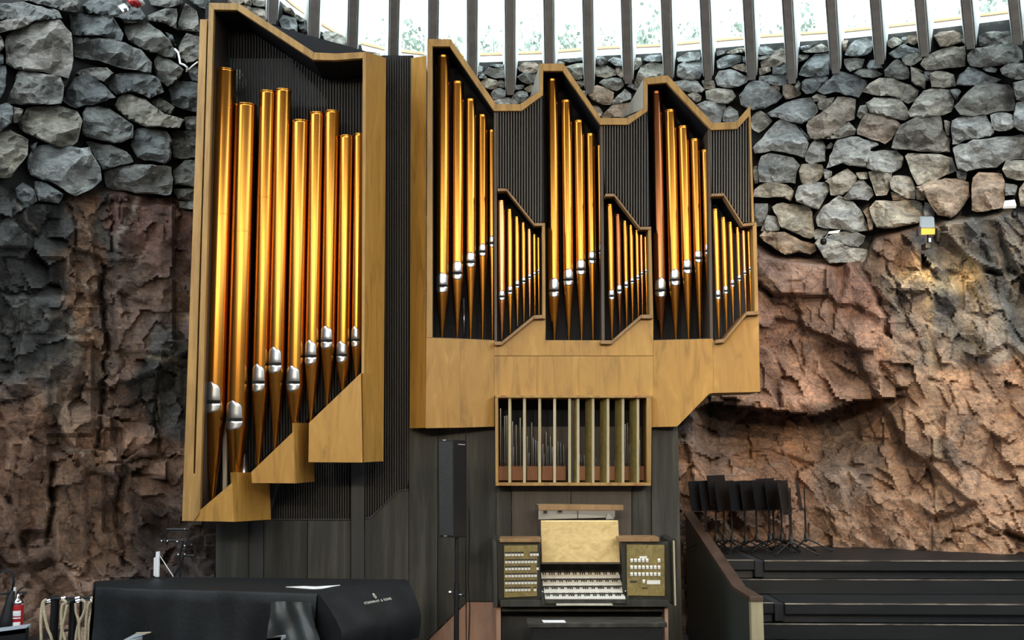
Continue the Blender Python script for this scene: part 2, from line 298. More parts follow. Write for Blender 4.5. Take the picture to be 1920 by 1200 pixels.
# boundary between the stacked stones above and the solid rock below
EDGE = [(-260, 360), (0, 345), (60, 378), (130, 372), (200, 355), (330, 365), (400, 370), (900, 420), (1400, 450), (1450, 480), (1530, 492), (1620, 490), (1640, 445), (1740, 420), (1800, 410), (1920, 395), (2180, 390)]
SILL = [(-260, -600), (300, -260), (470, -70), (542, 0), (574, 23), (602, 41), (650, 69), (676, 77), (724, 89), (790, 97), (860, 100), (930, 98), (1030, 94), (1136, 86), (1230, 82), (1437, 64), (1590, 54), (1720, 40), (1890, 19), (2000, 5), (2180, -20)]
def make_bedrock():
    xs = np.concatenate([np.arange(-250, 2171, 4.0)]); ys = np.concatenate([np.arange(300, 1290, 4.0)])
    X, Y = np.meshgrid(xs, ys)
    base = np.interp(X, [t[0] for t in WALLY], [t[1] for t in WALLY])
    rng = np.random.default_rng(5)
    def facets(nseed, warp, slope, off, seed, sx=1.0, sy=1.0, blur=2):
        px = rng.uniform(-300, 2220, nseed); py = rng.uniform(260, 1330, nseed)
        wx = X + warp * (fbm(X / 90, Y / 90, seed) - .5) * 2; wyy = Y + warp * (fbm(X / 90, Y / 90, seed + 50) - .5) * 2
        best = np.full(X.shape, 1e18); idx = np.zeros(X.shape, int); rw = np.clip((X - 1150) / 250, 0, 1)
        for i in range(nseed):
            dx_ = wx - px[i]; dy_ = wyy - py[i]; d = (1 - rw) * ((dx_ * sx) ** 2 + (dy_ * sy) ** 2) + rw * (((dx_ * .6 + dy_ * .8) * .72) ** 2 + ((dx_ * .8 - dy_ * .6) * 1.4) ** 2)
            mk = d < best; best[mk] = d[mk]; idx[mk] = i
        gx = rng.normal(0, slope, nseed); gy = rng.normal(0, slope, nseed); o = rng.normal(0, off, nseed)
        r = o[idx] + gx[idx] * (wx - px[idx]) / 160 + gy[idx] * (wyy - py[idx]) / 160
        for q in range(blur):
            z = np.pad(r, 1, mode='edge'); r = (z[:-2, 1:-1] + z[2:, 1:-1] + z[1:-1, :-2] + z[1:-1, 2:] + 2 * r) / 6
        return r, idx
    h = np.zeros_like(X)                       # metres towards the viewer
    a, ia = facets(60, 26, .11, .06, 3, 1.3, .8, 2); h += a
    a, ib = facets(330, 12, .20, .026, 9, 1.25, .8, 1); h += a
    a, ic = facets(2200, 8, .36, .009, 21, 1, 1, 0); h += a
    h += (fbm(X / 130, Y / 130, 31) - .5) * .24 + (fbm(X / 30, Y / 30, 77, 5) - .5) * .075
    # the right hand rock leans out towards its foot
    tr = np.clip((X - 1150) / 200, 0, 1); tz = np.clip((Y - 430) / 600, 0, 1.1)
    h += tr * tz * .55
    # ledge with a hollow below it, beside the organ's lower corner
    lx = [1300, 1335, 1380, 1450, 1530, 1560, 1600, 1660, 1720]; ly = [770, 752, 760, 768, 778, 768, 752, 745, 742]
    led = np.interp(X, lx, ly)
    inn = np.clip((X - 1300) / 30, 0, 1) * np.clip((1700 - X) / 90, 0, 1)
    below = (Y - led)
    hol = np.where(below > 0, np.clip(1 - below / (150 - 60 * np.clip((X - 1500) / 150, 0, 1)), 0, 1) ** .8, 0) * inn
    h -= hol * .95
    h += np.exp(-((below + 14) / 26) ** 2) * inn * .16
    # protruding slab under the stones beside the case
    slab = np.clip((X - 1400) / 20, 0, 1) * np.clip((1570 - X) / 15, 0, 1) * np.clip((Y - 470) / 20, 0, 1) * np.clip((np.interp(X, [1400, 1450, 1570], [520, 555, 562]) - Y) / 8, 0, 1)
    h += slab * .22
    # big plates on the left
    def plate(x0, x1, y0, y1, d, soft=8):
        return d * np.clip((X - x0) / soft, 0, 1) * np.clip((x1 - X) / soft, 0, 1) * np.clip((Y - y0) / soft, 0, 1) * np.clip((y1 - Y) / soft, 0, 1)
    wX = X; h += plate(212, 330, 380, 665, .14) + plate(85, 178, 630, 820, .10) + plate(-60, 95, 700, 1000, .10) + plate(215, 345, 655, 860, .06) - plate(0, 125, 480, 560, .10) + plate(100, 165, 850, 1080, .12) - plate(190, 235, 800, 1000, .12) + plate(-20, 60, 380, 470, .12)
    cracks = [([(192, 500), (190, 560), (200, 620), (205, 640), (195, 720), (192, 780), (178, 850)], 7, .22), ([(100, 870), (95, 930), (98, 960), (84, 1010)], 7, .2), ([(180, 870), (340, 855)], 3, .10), ([(130, 380), (140, 440), (135, 520)], 4, .1),
              ([(210, 380), (208, 470)], 4, .1), ([(212, 520), (250, 520)], 2, .06), ([(0, 545), (60, 555), (110, 530)], 6, .1), ([(0, 760), (60, 745)], 5, .12), ([(210, 770), (290, 750)], 4, .1), ([(0, 1030), (75, 1025)], 3, .06), ([(150, 1085), (300, 1085)], 3, .06), ([(225, 880), (220, 960), (235, 1060)], 6, .14), ([(290, 740), (300, 850)], 4, .1),
              ([(1480, 560), (1500, 620), (1505, 700)], 4, .08), ([(1420, 530), (1460, 570), (1500, 590)], 5, .1), ([(1740, 715), (1800, 718)], 3, .1), ([(1780, 720), (1782, 760)], 3, .08), ([(1740, 610), (1690, 690), (1640, 720)], 4, .06), ([(1400, 810), (1405, 855), (1425, 860)], 3, .1), ([(1660, 500), (1700, 600), (1740, 690)], 5, .1), ([(1830, 590), (1880, 590), (1920, 640)], 4, .1), ([(1740, 820), (1750, 900), (1760, 990)], 4, .08), ([(1790, 500), (1850, 600), (1830, 680)], 5, .08), ([(1600, 470), (1650, 560), (1665, 640)], 5, .07), ([(1440, 860), (1520, 880), (1560, 980)], 3, .05), ([(1780, 1000), (1830, 990), (1920, 1010)], 5, .12), ([(1690, 430), (1760, 560)], 3, .05), ([(1840, 440), (1870, 560)], 5, .1), ([(1800, 450), (1815, 540)], 4, .07)]
    wx = X + (fbm(X / 22, Y / 22, 91) - .5) * 22; wyy = Y + (fbm(X / 22, Y / 22, 95) - .5) * 22
    cr = np.zeros_like(X)
    for pts, w, d in cracks:
        for (x0, y0), (x1, y1) in zip(pts, pts[1:]):
            dx, dy = x1 - x0, y1 - y0; t = np.clip(((wx - x0) * dx + (wyy - y0) * dy) / (dx * dx + dy * dy), 0, 1)
            dist = np.hypot(wx - x0 - t * dx, wyy - y0 - t * dy)
            cr = np.maximum(cr, d * np.clip(1 - dist / w, 0, 1))
    h -= cr
    # above the edge line the surface drops behind the stacked stones
    e = np.interp(X, [t[0] for t in EDGE], [t[1] for t in EDGE])
    t = np.clip((e + 8 - Y) / 14, 0, 1); h = h * (1 - t) - .24 * t
    # rock colours: broad mineral zones, with some lamplight and shade painted in
    tint = np.zeros(X.shape + (3,)); wsum = np.zeros(X.shape)
    zones = [(60, 480, 110, 110, (.085, .092, .09)), (20, 640, 90, 120, (.10, .105, .10)), (150, 560, 28, 200, (.25, .155, .095)), (290, 430, 55, 70, (.15, .088, .072)), (270, 570, 60, 100, (.15, .108, .086)), (320, 720, 45, 80, (.075, .08, .082)), (130, 730, 50, 80, (.17, .13, .095)), (50, 870, 95, 120, (.28, .175, .12)), (130, 950, 80, 120, (.25, .16, .105)), (260, 860, 60, 80, (.25, .165, .12)), (300, 990, 70, 90, (.13, .095, .08)), (370, 1030, 50, 90, (.09, .075, .07)), (80, 1130, 100, 90, (.27, .175, .125)),  # dark zone below the tall case is its shade painted in
             (250, 690, 22, 60, (.24, .17, .13)), (1490, 510, 80, 40, (.40, .27, .225)), (1450, 620, 60, 80, (.33, .195, .15)), (1540, 640, 90, 70, (.29, .19, .15)), (1500, 700, 120, 45, (.34, .20, .14)), (1590, 560, 50, 60, (.29, .165, .125)), (1680, 470, 55, 45, (.36, .25, .19)), (1720, 560, 60, 70, (.17, .165, .165)), (1850, 480, 80, 90, (.19, .18, .165)), (1760, 520, 70, 25, (.58, .47, .30)), (1790, 640, 55, 70, (.24, .20, .17)), (1880, 610, 60, 60, (.22, .20, .18)), (1690, 640, 35, 80, (.38, .25, .175)), (1820, 760, 130, 70, (.43, .265, .165)), (1870, 900, 120, 130, (.47, .29, .175)), (1700, 900, 110, 110, (.42, .26, .165)), (1560, 880, 70, 80, (.22, .17, .14)), (1470, 900, 90, 90, (.36, .205, .125)), (1350, 820, 60, 60, (.20, .15, .13)), (1340, 920, 60, 90, (.26, .16, .11)), (1600, 990, 120, 50, (.42, .27, .18)), (1800, 830, 25, 60, (.24, .20, .17)), (1000, 650, 250, 300, (.22, .16, .12))]  # pale yellow zone is the wall lamp's pool of light painted in
    zx = X + (fbm(X / 60, Y / 60, 131) - .5) * 130; zy = Y + (fbm(X / 60, Y / 60, 137) - .5) * 130
    jit = rng.uniform(.62, 1.35, 340); 
    for cx, cy, sx, sy, c in zones:
        w = np.exp(-(((zx - cx) / sx) ** 2 + ((zy - cy) / sy) ** 2) * 1.3) + 1e-6
        w = w ** 1.8
        tint += w[..., None] * np.array(c); wsum += w
    tint /= wsum[..., None]
    gl = tint.mean(-1, keepdims=True); rt_ = np.clip((X - 1200) / 150, 0, 1)[..., None]; tint = tint * 1.35 * (1 - rt_) + (tint * .86 + gl * .14) * 1.42 * rt_
    tint *= jit[ib][..., None] ** .55
    # diagonal dark and rusty bands in the upper right rock, black water stains
    band = np.sin((X * .9 - Y * .5) / 17 + 5 * fbm(X / 120, Y / 120, 201)) * np.clip((X - 1620) / 60, 0, 1) * np.clip((760 - Y) / 100, 0, 1)
    tint *= (1 + band[..., None] * np.array([.30, .22, .14]))
    vein = np.abs(zx * .5 + zy * .02 - (1745 + (Y - 750) * .03) * .5 - (fbm(X / 60, Y / 60, 131) - .5) * 65)
    vm = np.clip(1 - np.abs(X - (1738 + (Y - 520) * .05) - 6 * (fbm(X / 50, Y / 50, 5) - .5)) / 6, 0, 1) * np.clip((Y - 500) / 20, 0, 1) * np.clip((1000 - Y) / 60, 0, 1)
    tint = tint * (1 - .7 * vm[..., None]) + np.array([.62, .49, .31]) * .7 * vm[..., None]
    fl = np.clip((fbm(X / 46, Y / 300, 303) - .60) * 7, 0, 1) * np.clip((380 - X) / 60, 0, 1)
    tint *= (1 - .55 * fl[..., None])
    pv = [([(25, 370), (40, 400), (62, 430)], 2), ([(140, 533), (175, 540), (190, 547)], 2), ([(85, 625), (115, 620), (140, 632), (180, 620)], 3), ([(105, 848), (165, 846)], 3), ([(160, 1010), (215, 1003)], 2), ([(240, 480 + 180), (300, 672), (345, 678)], 4), ([(85, 590), (120, 585), (140, 605)], 5), ([(1350, 895), (1410, 880), (1480, 868)], 1.5), ([(300, 720), (298, 830)], 2.5), ([(210, 455), (235, 420), (262, 372)], 6), ([(110, 520), (122, 570)], 2), ([(1860, 470), (1905, 560)], 4)]
    for pts, w in pv:
        for (x0, y0), (x1, y1) in zip(pts, pts[1:]):
            dx, dy = x1 - x0, y1 - y0; t2 = np.clip(((wx - x0) * dx + (wyy - y0) * dy) / (dx * dx + dy * dy), 0, 1)
            mk = np.clip(1.4 - np.hypot(wx - x0 - t2 * dx, wyy - y0 - t2 * dy) / w, 0, 1)[..., None] * .8
            tint = tint * (1 - mk) + np.array([.46, .42, .36]) * mk
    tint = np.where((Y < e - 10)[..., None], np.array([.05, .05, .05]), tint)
    D = base - h
    u = (X - CX) / F; v = (CY - Y) / F
    fwn, rtn, upn = np.array(fw), np.array(rt), np.array(upv)
    R = fwn[None, None] + u[..., None] * rtn + v[..., None] * upn
    pts = R * (D / R[..., 1])[..., None]; pts[..., 2] += CAMZ
    H_, W_ = X.shape
    idx = np.arange(H_ * W_).reshape(H_, W_)
    q = np.stack([idx[:-1, :-1], idx[1:, :-1], idx[1:, 1:], idx[:-1, 1:]], -1).reshape(-1, 4)
    me = bpy.data.meshes.new('wall_back'); me.from_pydata(pts.reshape(-1, 3).tolist(), [], q.tolist())
    at = me.color_attributes.new('tint', 'FLOAT_COLOR', 'POINT')
    cc = np.ones((H_ * W_, 4), np.float32); cc[:, :3] = tint.reshape(-1, 3); at.data.foreach_set('color', cc.ravel())
    me.polygons.foreach_set('use_smooth', [False] * len(me.polygons)); me.materials.append(M['bedrock']); me.update()
    o = bpy.data.objects.new('wall_back', me); COL.objects.link(o); ORG[o.name] = Vector((0, 0, 0))
    tag(o, 'rough brown and grey bedrock wall below the stacked stones', kind='structure')
    return o
wall = make_bedrock()
# dark core of the dry stone wall behind the stones
core = MB(); rows = []
for f in (0, .25, .5, .75, 1.0):
    rows.append([P(x, lin(SILL, x) + 24 + (lin(EDGE, x) + 10 - lin(SILL, x) - 24) * f, wy(x) + .22) for x in range(-250, 2171, 20)])
core.grid(rows); rows2 = [[p + Vector((0, .5, 0)) for p in r] for r in rows]; core.grid(rows2)
core.build('wall_core', principled('wall_core_earth', (.035, .034, .032), .95), wall, fix=False)

# traced stones: (origin x, origin y, scale) and outlines in that crop's pixels
STONES = [
((1400, 60, 5.454), '120,150,200,140,280,190,290,215,130,235|285,190,400,145,405,215,300,220|120,255,230,235,230,260,125,290|135,300,240,240,300,215,400,225,425,290,410,330,150,365|125,370,240,360,250,400,130,445|265,350,360,330,430,350,415,425,270,430|130,450,420,435,415,530,280,545,130,500|-70,640,0,560,80,490,220,530,260,590,370,640,350,680,240,750,60,800,-60,740|230,555,345,545,330,600,280,595|360,550,440,535,560,620,540,650,400,690,375,640|490,560,530,500,550,530,545,590,520,600|565,510,600,480,680,470,760,450,840,455,810,540,680,620,600,640,565,590|730,600,900,430,960,410,1060,430,1230,490,1220,540,1150,680,1060,650,900,600,800,640|550,150,690,125,640,165,560,185|560,205,760,120,840,170,845,190,720,210|530,235,640,235,620,270,530,310|530,450,570,360,700,225,850,210,850,350,840,440,700,450,620,450|1000,240,1050,140,1100,90,1220,65,1280,80,1295,140,1270,210,1150,240|995,280,1120,265,1200,280,1170,370,1090,385,1060,410,1000,320|1230,350,1260,290,1330,285,1390,370,1250,375|1095,420,1160,375,1310,385,1390,430,1330,465,1180,460|205,830,400,720,650,665,710,760,735,800,680,870,560,945,400,890,250,860|670,670,720,635,820,660,760,700,690,715|720,740,760,690,900,670,870,730,790,795,740,790|605,960,630,910,850,770,920,665,1110,690,1100,890,1020,920,900,1040,780,1090,650,1090|800,1095,900,1045,1040,915,1120,1000,1100,1050,950,1085|1130,850,1160,760,1230,740,1240,820,1160,890|50,870,140,800,200,850,260,910,230,950,120,1030,50,980|60,1180,340,890,510,960,570,1050,640,1140,590,1290,450,1240,250,1215,80,1250|530,960,640,1080,660,1110,620,1100|975,95,1040,85,1010,180,980,210|860,1130,800,1190,860,1190,880,1150'),
((1660, 60, 5.454), '-250,610,-160,530,-65,465,100,480,190,530,260,550,340,600,310,690,230,735,120,680,30,650,-130,640|-200,730,-120,665,0,680,150,690,220,770,235,880,200,905,0,850,-150,820|-290,1000,-240,890,-180,825,-60,840,60,880,155,940,130,990,60,1100,0,1140,-150,1090,-280,1040|25,90,80,60,170,70,160,120,70,160,35,140|170,60,225,40,225,115,180,110|230,30,330,20,335,90,290,130,230,105|35,215,150,140,190,120,240,150,340,180,350,205,180,260,90,270|160,270,300,205,370,240,370,280,260,345,210,330|-10,400,120,265,240,370,235,480,130,480,0,450|490,40,560,0,700,-10,770,10,780,110,640,140,560,150,520,80|345,320,470,220,620,160,810,145,820,360,640,360,500,380,410,390|780,40,830,40,830,110,790,110|830,230,920,170,1120,130,1190,95,1330,120,1400,190,1410,300,1150,340,960,365,870,350|260,350,400,440,405,580,270,510|400,410,480,400,470,500,410,490|460,420,560,395,700,440,720,550,600,570,470,560|740,520,770,440,850,365,900,370,1060,440,1200,490,1000,535,870,545,730,545|990,370,1080,355,1145,375,1120,415,1030,400|1165,370,1270,315,1400,320,1560,330,1560,470,1330,485,1200,430|1300,520,1420,490,1560,500,1560,690,1420,690,1340,700|660,590,740,580,770,610,720,690|235,810,390,600,560,580,650,600,695,700,680,810,600,840,380,875,260,870|700,760,850,600,930,545,1100,530,1260,540,1320,620,1320,800,1180,800,1040,840,850,855,770,850|680,900,850,860,1030,840,1110,1030,1080,1060,880,1090,690,1160|1070,850,1190,820,1300,850,1330,970,1230,1010,1110,1000|1330,720,1420,700,1560,710,1560,1060,1420,1030,1320,960|85,1110,150,960,330,870,560,835,590,1000,660,1100,655,1230,520,1230,300,1200,60,1190|960,40,1040,0,1330,-10,1330,110,1180,90,1100,130,960,150|1430,160,1600,100,1700,300,1440,310|600,900,660,920,650,1060,620,1040|300,360,400,410,350,400'),
((1400, 280, 5.454), '600,60,650,-40,700,-105,780,-80,800,-20,800,120,720,130,660,150,600,120|820,190,880,10,920,-90,1080,-135,1250,-80,1340,-70,1350,-40,1260,0,1230,190,1100,170,1000,140|1235,190,1260,20,1440,10,1530,20,1610,80,1580,190,1480,240,1330,215|130,150,150,60,230,35,330,60,480,80,540,170,500,230,510,350,430,340,130,330|70,180,125,170,120,340,80,350|540,230,560,155,770,150,800,240,730,320,620,370,560,340|75,400,200,345,290,335,400,360,490,420,450,540,370,490,75,490|490,480,530,370,700,350,790,330,850,370,810,490,730,620,650,580,510,530|800,330,1030,190,1080,230,1135,290,1080,400,980,460,850,470,860,360|990,490,1140,320,1190,310,1270,400,1300,470,1240,525,1130,510,1010,515|1240,230,1420,220,1490,230,1440,460,1330,475|80,560,220,550,210,650,160,780,90,790|150,830,215,670,300,690,330,750,330,830,200,840|250,590,310,555,480,560,660,600,665,710,690,900,640,910,480,840,350,800,320,700|710,680,790,580,940,475,1090,530,1190,670,1240,830,1150,840,1000,830,870,800,720,790|120,890,180,840,380,850,560,930,700,970,720,1030,640,1085,520,1040,400,1075,250,980|700,960,740,900,860,920,1000,970,1230,1030,1235,1150,850,1155,800,1100,740,1020|810,900,950,850,1060,840,1210,880,1190,960,1130,1000,1000,970,880,930|1190,640,1240,590,1290,690,1290,820,1250,830,1230,700|790,200,870,230,860,300,800,300|1120,240,1230,230,1240,300,1160,300|700,820,840,810,800,880,700,920'),
((1660, 280, 5.454), '-160,600,-90,520,70,545,250,520,380,540,390,730,250,760,100,790,-100,800,-130,700|205,70,230,40,560,55,680,80,725,220,600,270,320,370,270,230|690,0,720,50,740,200,840,220,970,190,1130,190,1220,110,1420,90,1560,80,1560,-110,1380,-150,900,-90,690,-20|730,220,830,240,820,310,740,290|1200,200,1230,115,1420,110,1560,110,1560,300,1340,310,1240,290|40,320,80,270,260,280,310,420,300,510,230,500,100,430,60,420|310,390,500,310,740,300,850,330,860,480,800,580,680,700,530,670,480,580,400,460|320,400,380,420,400,520,320,510|890,300,960,235,1190,240,1220,330,1220,600,1050,620,880,630|1230,350,1350,370,1320,460,1230,470|1370,400,1420,330,1560,330,1560,590,1380,580|400,540,480,580,500,680,400,680|60,430,180,470,250,520,80,520'),
((880, 100, 7.385), '120,170,190,190,170,270,115,320|195,280,270,190,360,220,420,190,510,220,510,260,500,350,360,340,240,290|285,170,370,150,470,155,490,190,400,195|130,340,180,265,240,330,230,350|150,400,250,350,380,380,380,470,300,500,200,470|385,400,440,360,520,450,470,475,390,450|300,560,350,490,430,480,500,520,490,600,340,635|330,660,420,625,560,610,570,690,560,760,360,760|565,640,680,520,800,540,815,590,740,680,590,700|675,190,760,130,870,125,960,150,940,230,910,270,760,265,700,240|655,330,760,270,880,275,960,310,900,400,830,420,720,390|645,440,760,440,740,490,650,500|760,490,870,430,900,510,830,540|1310,100,1400,70,1560,55,1570,100,1400,125|1340,190,1480,150,1590,140,1590,230,1560,350,1450,360,1380,230|1760,60,1830,50,1880,110,1830,165,1770,140|1480,390,1600,380,1600,440,1540,470|1180,110,1300,110,1330,140,1190,160|1560,520,1630,520,1620,600,1580,580|700,700,830,600,960,540,960,700'),
((1120, 80, 6.4), '-50,300,0,290,110,270,220,340,245,390,100,415,0,410|130,220,200,180,300,200,310,280,240,280|-30,240,0,200,60,170,130,240,40,275|220,300,320,290,320,400,290,420,240,380|20,480,100,425,290,425,320,520,240,575,120,540|-130,590,0,510,120,560,200,600,160,750,60,740,-60,680|170,710,330,560,400,620,400,680,280,720,180,750|40,880,180,760,400,710,460,800,440,890,70,900|360,520,400,490,490,510,490,580|450,190,520,180,530,260,450,330|550,210,580,150,650,140,790,150,790,220,640,225|440,480,520,290,640,230,780,250,800,400,640,430,560,460,500,520|950,180,1090,120,1220,115,1250,160,1220,205,980,235|960,410,970,270,1060,220,1260,200,1280,330,1220,430,1060,450|900,470,1060,445,1200,460,1280,560,1260,600,1100,595,1000,570|1430,100,1540,90,1520,130,1440,160|1545,130,1640,80,1780,60,1780,110,1640,130|1430,220,1560,150,1720,145,1730,230,1580,290,1450,320|1600,290,1760,250,1810,330,1800,360,1700,330|1405,440,1460,340,1600,320,1740,390,1840,410,1780,490,1600,545,1440,510|1250,455,1400,455,1420,550,1290,550|1290,580,1440,550,1620,570,1660,650,1560,740,1440,710,1310,680|1080,620,1180,600,1250,640,1240,690,1180,710|1190,740,1300,695,1420,720,1530,700,1530,820,1480,960,1380,970,1250,830|1500,940,1540,790,1600,760,1680,830,1700,910,1660,960|-90,760,20,770,60,840,20,900,-60,880|1740,160,1800,180,1800,240,1750,230'),
((480, 0, 6.4), '330,90,420,95,470,160,430,180,350,140|420,180,480,170,600,240,560,260,460,230|275,250,320,175,470,220,500,300,500,380,430,390,330,350|320,370,450,390,540,440,550,520,440,470|500,290,600,290,610,370,560,400|555,500,610,480,620,560,570,550|790,430,830,370,980,400,1090,460,1080,580,930,530,820,500|765,590,790,555,830,570,830,630,770,635|840,560,1000,570,1090,610,1080,680,840,680|-40,90,110,120,130,240,60,230,-60,180|-40,-30,100,-30,120,80,-30,60|-330,-60,-180,-60,-140,20,-260,60,-330,40|-180,-60,-60,-60,-60,70,-130,40|-250,70,-140,40,-50,100,-80,170,-200,150|1130,520,1260,540,1280,640,1120,620|1300,620,1480,640,1500,760,1300,760'),
((0, 0, 3.0), '-60,60,0,20,130,15,330,60,350,100,190,120,0,110|130,0,210,-30,450,-20,450,60,380,65,210,20|460,30,540,-20,700,-20,780,40,820,90,800,115,650,95,500,75|-60,150,0,120,140,95,190,120,130,155,0,185|30,200,130,150,210,120,340,110,400,190,410,330,390,440,240,400,80,385,35,360|390,80,500,85,640,95,690,190,680,235,560,200,410,200|410,205,560,208,700,245,790,280,860,350,850,410,700,380,560,340,420,320|700,140,820,120,930,200,990,290,990,330,850,290,720,230|825,90,930,50,995,45,990,160,900,120,840,115|990,170,1040,20,1110,60,1120,180,1060,170|1000,270,1050,185,1120,210,1150,310,1050,360,1010,330|870,340,890,300,1010,370,1030,390,1000,450,940,490,880,430|50,560,110,390,340,435,360,480,340,580,50,585|-60,380,35,370,30,480,0,560,-60,560|350,570,420,440,490,420,590,480,650,545,560,580,480,590,430,610|420,410,500,385,600,380,640,410,580,460,490,430|580,460,650,420,820,405,900,450,920,520,840,550,760,510,650,530|640,590,700,525,820,560,920,640,1040,670,1010,720,830,710,720,670|850,570,900,550,980,600,960,640,880,610|950,500,1000,450,1150,480,1150,640,1040,610,970,590|-60,600,40,580,75,600,65,690,0,740,-60,740|100,700,150,610,330,595,430,630,460,680,440,800,360,830,250,790,140,740|470,640,490,595,620,610,680,660,750,700,740,770,680,805,520,780,465,760|-60,770,60,730,155,790,150,870,80,960,60,1000,-60,990|150,920,180,830,280,810,450,835,500,830,560,940,570,1010,520,1060,420,1100,280,1020,170,990|480,795,620,820,710,850,755,910,620,940,580,950,530,870|580,960,640,930,850,925,960,940,970,1040,960,1100,760,1080,600,1060|730,820,770,720,870,720,960,760,960,900,930,920,770,890|960,740,1150,740,1150,880,980,890|970,960,1040,900,1150,900,1150,1050,980,1040|975,1060,1100,1060,1150,1140,1000,1120|1040,660,1150,650,1150,730,1045,730|90,1060,130,1025,190,1070,210,1130,150,1160,100,1110|190,1020,260,1030,360,1090,330,1140,220,1130|830,-20,1000,-20,1030,20,940,40,850,30|1040,-20,1180,-20,1180,60,1120,40|-60,200,0,200,25,260,0,290,-60,300|-60,300,15,305,20,360,-60,370|1060,400,1150,330,1180,460,1080,450|680,90,800,110,830,120,700,130|1005,1130,1150,1140,1150,1180,1010,1170|80,600,130,620,100,690,75,690|360,430,390,440,370,490,350,470|930,180,970,200,990,260,960,230|170,820,210,800,190,850'),
]
def stone(poly, mat, seed):
    rnd = random.Random(seed)
    pts = [Vector((poly[i], poly[i + 1])) for i in range(0, len(poly), 2)]
    c = sum(pts, Vector((0, 0))) / len(pts)
    per = sum((pts[i] - pts[i - 1]).length for i in range(len(pts)))
    n = max(12, min(26, int(per / 12)))
    # resample the outline, jittered and slightly rounded
    out = []; step = per / n; segs = [(pts[i], pts[(i + 1) % len(pts)]) for i in range(len(pts))]
    for a, b in segs:
        k = max(1, round((b - a).length / step))
        for j in range(k): out.append(a.lerp(b, j / k))
    n = len(out); sm = []
    for i in range(n):
        p = out[i] * .84 + (out[i - 1] + out[(i + 1) % n]) * .08; p = c + (p - c) * (1 + 1.2 / max(8, (p - c).length))
        p = p + Vector((rnd.uniform(-1, 1), rnd.uniform(-1, 1))) * min(1.6, per / 130)
        sm.append(p)
    Y0 = wy(c.x); k = ppm(Y0)
    w = max(p.x for p in pts) - min(p.x for p in pts); h = max(p.y for p in pts) - min(p.y for p in pts)
    H = (.10 + .30 * min(w, h) / k) * rnd.uniform(.8, 1.15)
    planes = []
    a0 = rnd.uniform(0, 6.28)
    for q in range(rnd.randint(2, 4)):
        a = a0 + q * 2.1 + rnd.uniform(-.6, .6); planes.append((math.cos(a), math.sin(a), rnd.uniform(.5, 1.8), rnd.uniform(-.2, .35)))
    planes.append((rnd.uniform(-.35, .35), -1.0, rnd.uniform(.7, 1.7), rnd.uniform(-.05, .3)))   # a top face that leans back
    rad = .5 * math.hypot(w, h); tx, ty = rnd.uniform(-.25, .25), rnd.uniform(-.3, .2)
    from mathutils.geometry import delaunay_2d_cdt
    ring = []
    for s_ in (1.0, .975, .90):
        ring += [c + (p - c) * s_ for p in sm]
    n = len(sm); inside = []; step = max(7.0, math.sqrt(w * h) / 9)
    x = min(p.x for p in pts)
    while x < max(p.x for p in pts):
        y = min(p.y for p in pts)
        while y < max(p.y for p in pts):
            q = Vector((x + rnd.uniform(-.45, .45) * step, y + rnd.uniform(-.45, .45) * step)); hit = False
            poly_ = [c + (p - c) * .86 for p in sm]
            for i in range(n):
                a_, b_ = poly_[i], poly_[i - 1]
                if (a_.y > q.y) != (b_.y > q.y) and q.x < (b_.x - a_.x) * (q.y - a_.y) / (b_.y - a_.y) + a_.x: hit = not hit
            if hit: inside.append(q)
            y += step
        x += step
    co_, ed_, fa_, _, _, _ = delaunay_2d_cdt(ring + inside, [(i, (i + 1) % n) for i in range(n)], [], 1, 1e-4)
    xy = np.array([[p.x, p.y] for p in co_])
    nz = (fbm(xy[:, 0] / 13 + seed * 3.1, xy[:, 1] / 9, seed, 3) - .5) * .13 + (fbm(xy[:, 0] / 36 + seed, xy[:, 1] / 26, seed + 9, 3) - .5) * .12
    mb = MB(); cap = [.40] * n + [.78] * n + [.98] * n
    for i, q in enumerate(co_):
        t = cap[i] if i < 3 * n else 1.2
        fr_ = H * (1 + tx * (q.x - c.x) / rad + ty * (q.y - c.y) / rad)
        for ax, ay, sl, of in planes:
            fr_ = min(fr_, H * (1.0 - sl * (((q.x - c.x) * ax + (q.y - c.y) * ay) / rad - of)))
        hh = max(min(t * H + .02, fr_), H * .3) + nz[i] * (1 if t > .8 else .35)
        mb.v.append(P(q.x, q.y, Y0 + .02 - max(hh, .02)))
    mb.f = [tuple(f) for f in fa_]; k0 = len(mb.v)
    mb.v += [P(p.x, p.y, Y0 + .27) for p in sm]
    mb.f += [(i, (i + 1) % n, k0 + (i + 1) % n, k0 + i) for i in range(n)] + [tuple(k0 + i for i in range(n))]
    o = mb.build('stone', mat, wall); o.location = (0, 0, 0)
    return o
sd = 100
for (ox, oy, sc), txt in STONES:
    for t in txt.split('|'):
        v = [float(q) for q in t.split(',')]
        poly = [(ox + q / sc) if i % 2 == 0 else (oy + q / sc) for i, q in enumerate(v)]
        sd += 1
        stone(poly, 'stone_l' if ox == 0 else 'stone_r', sd)

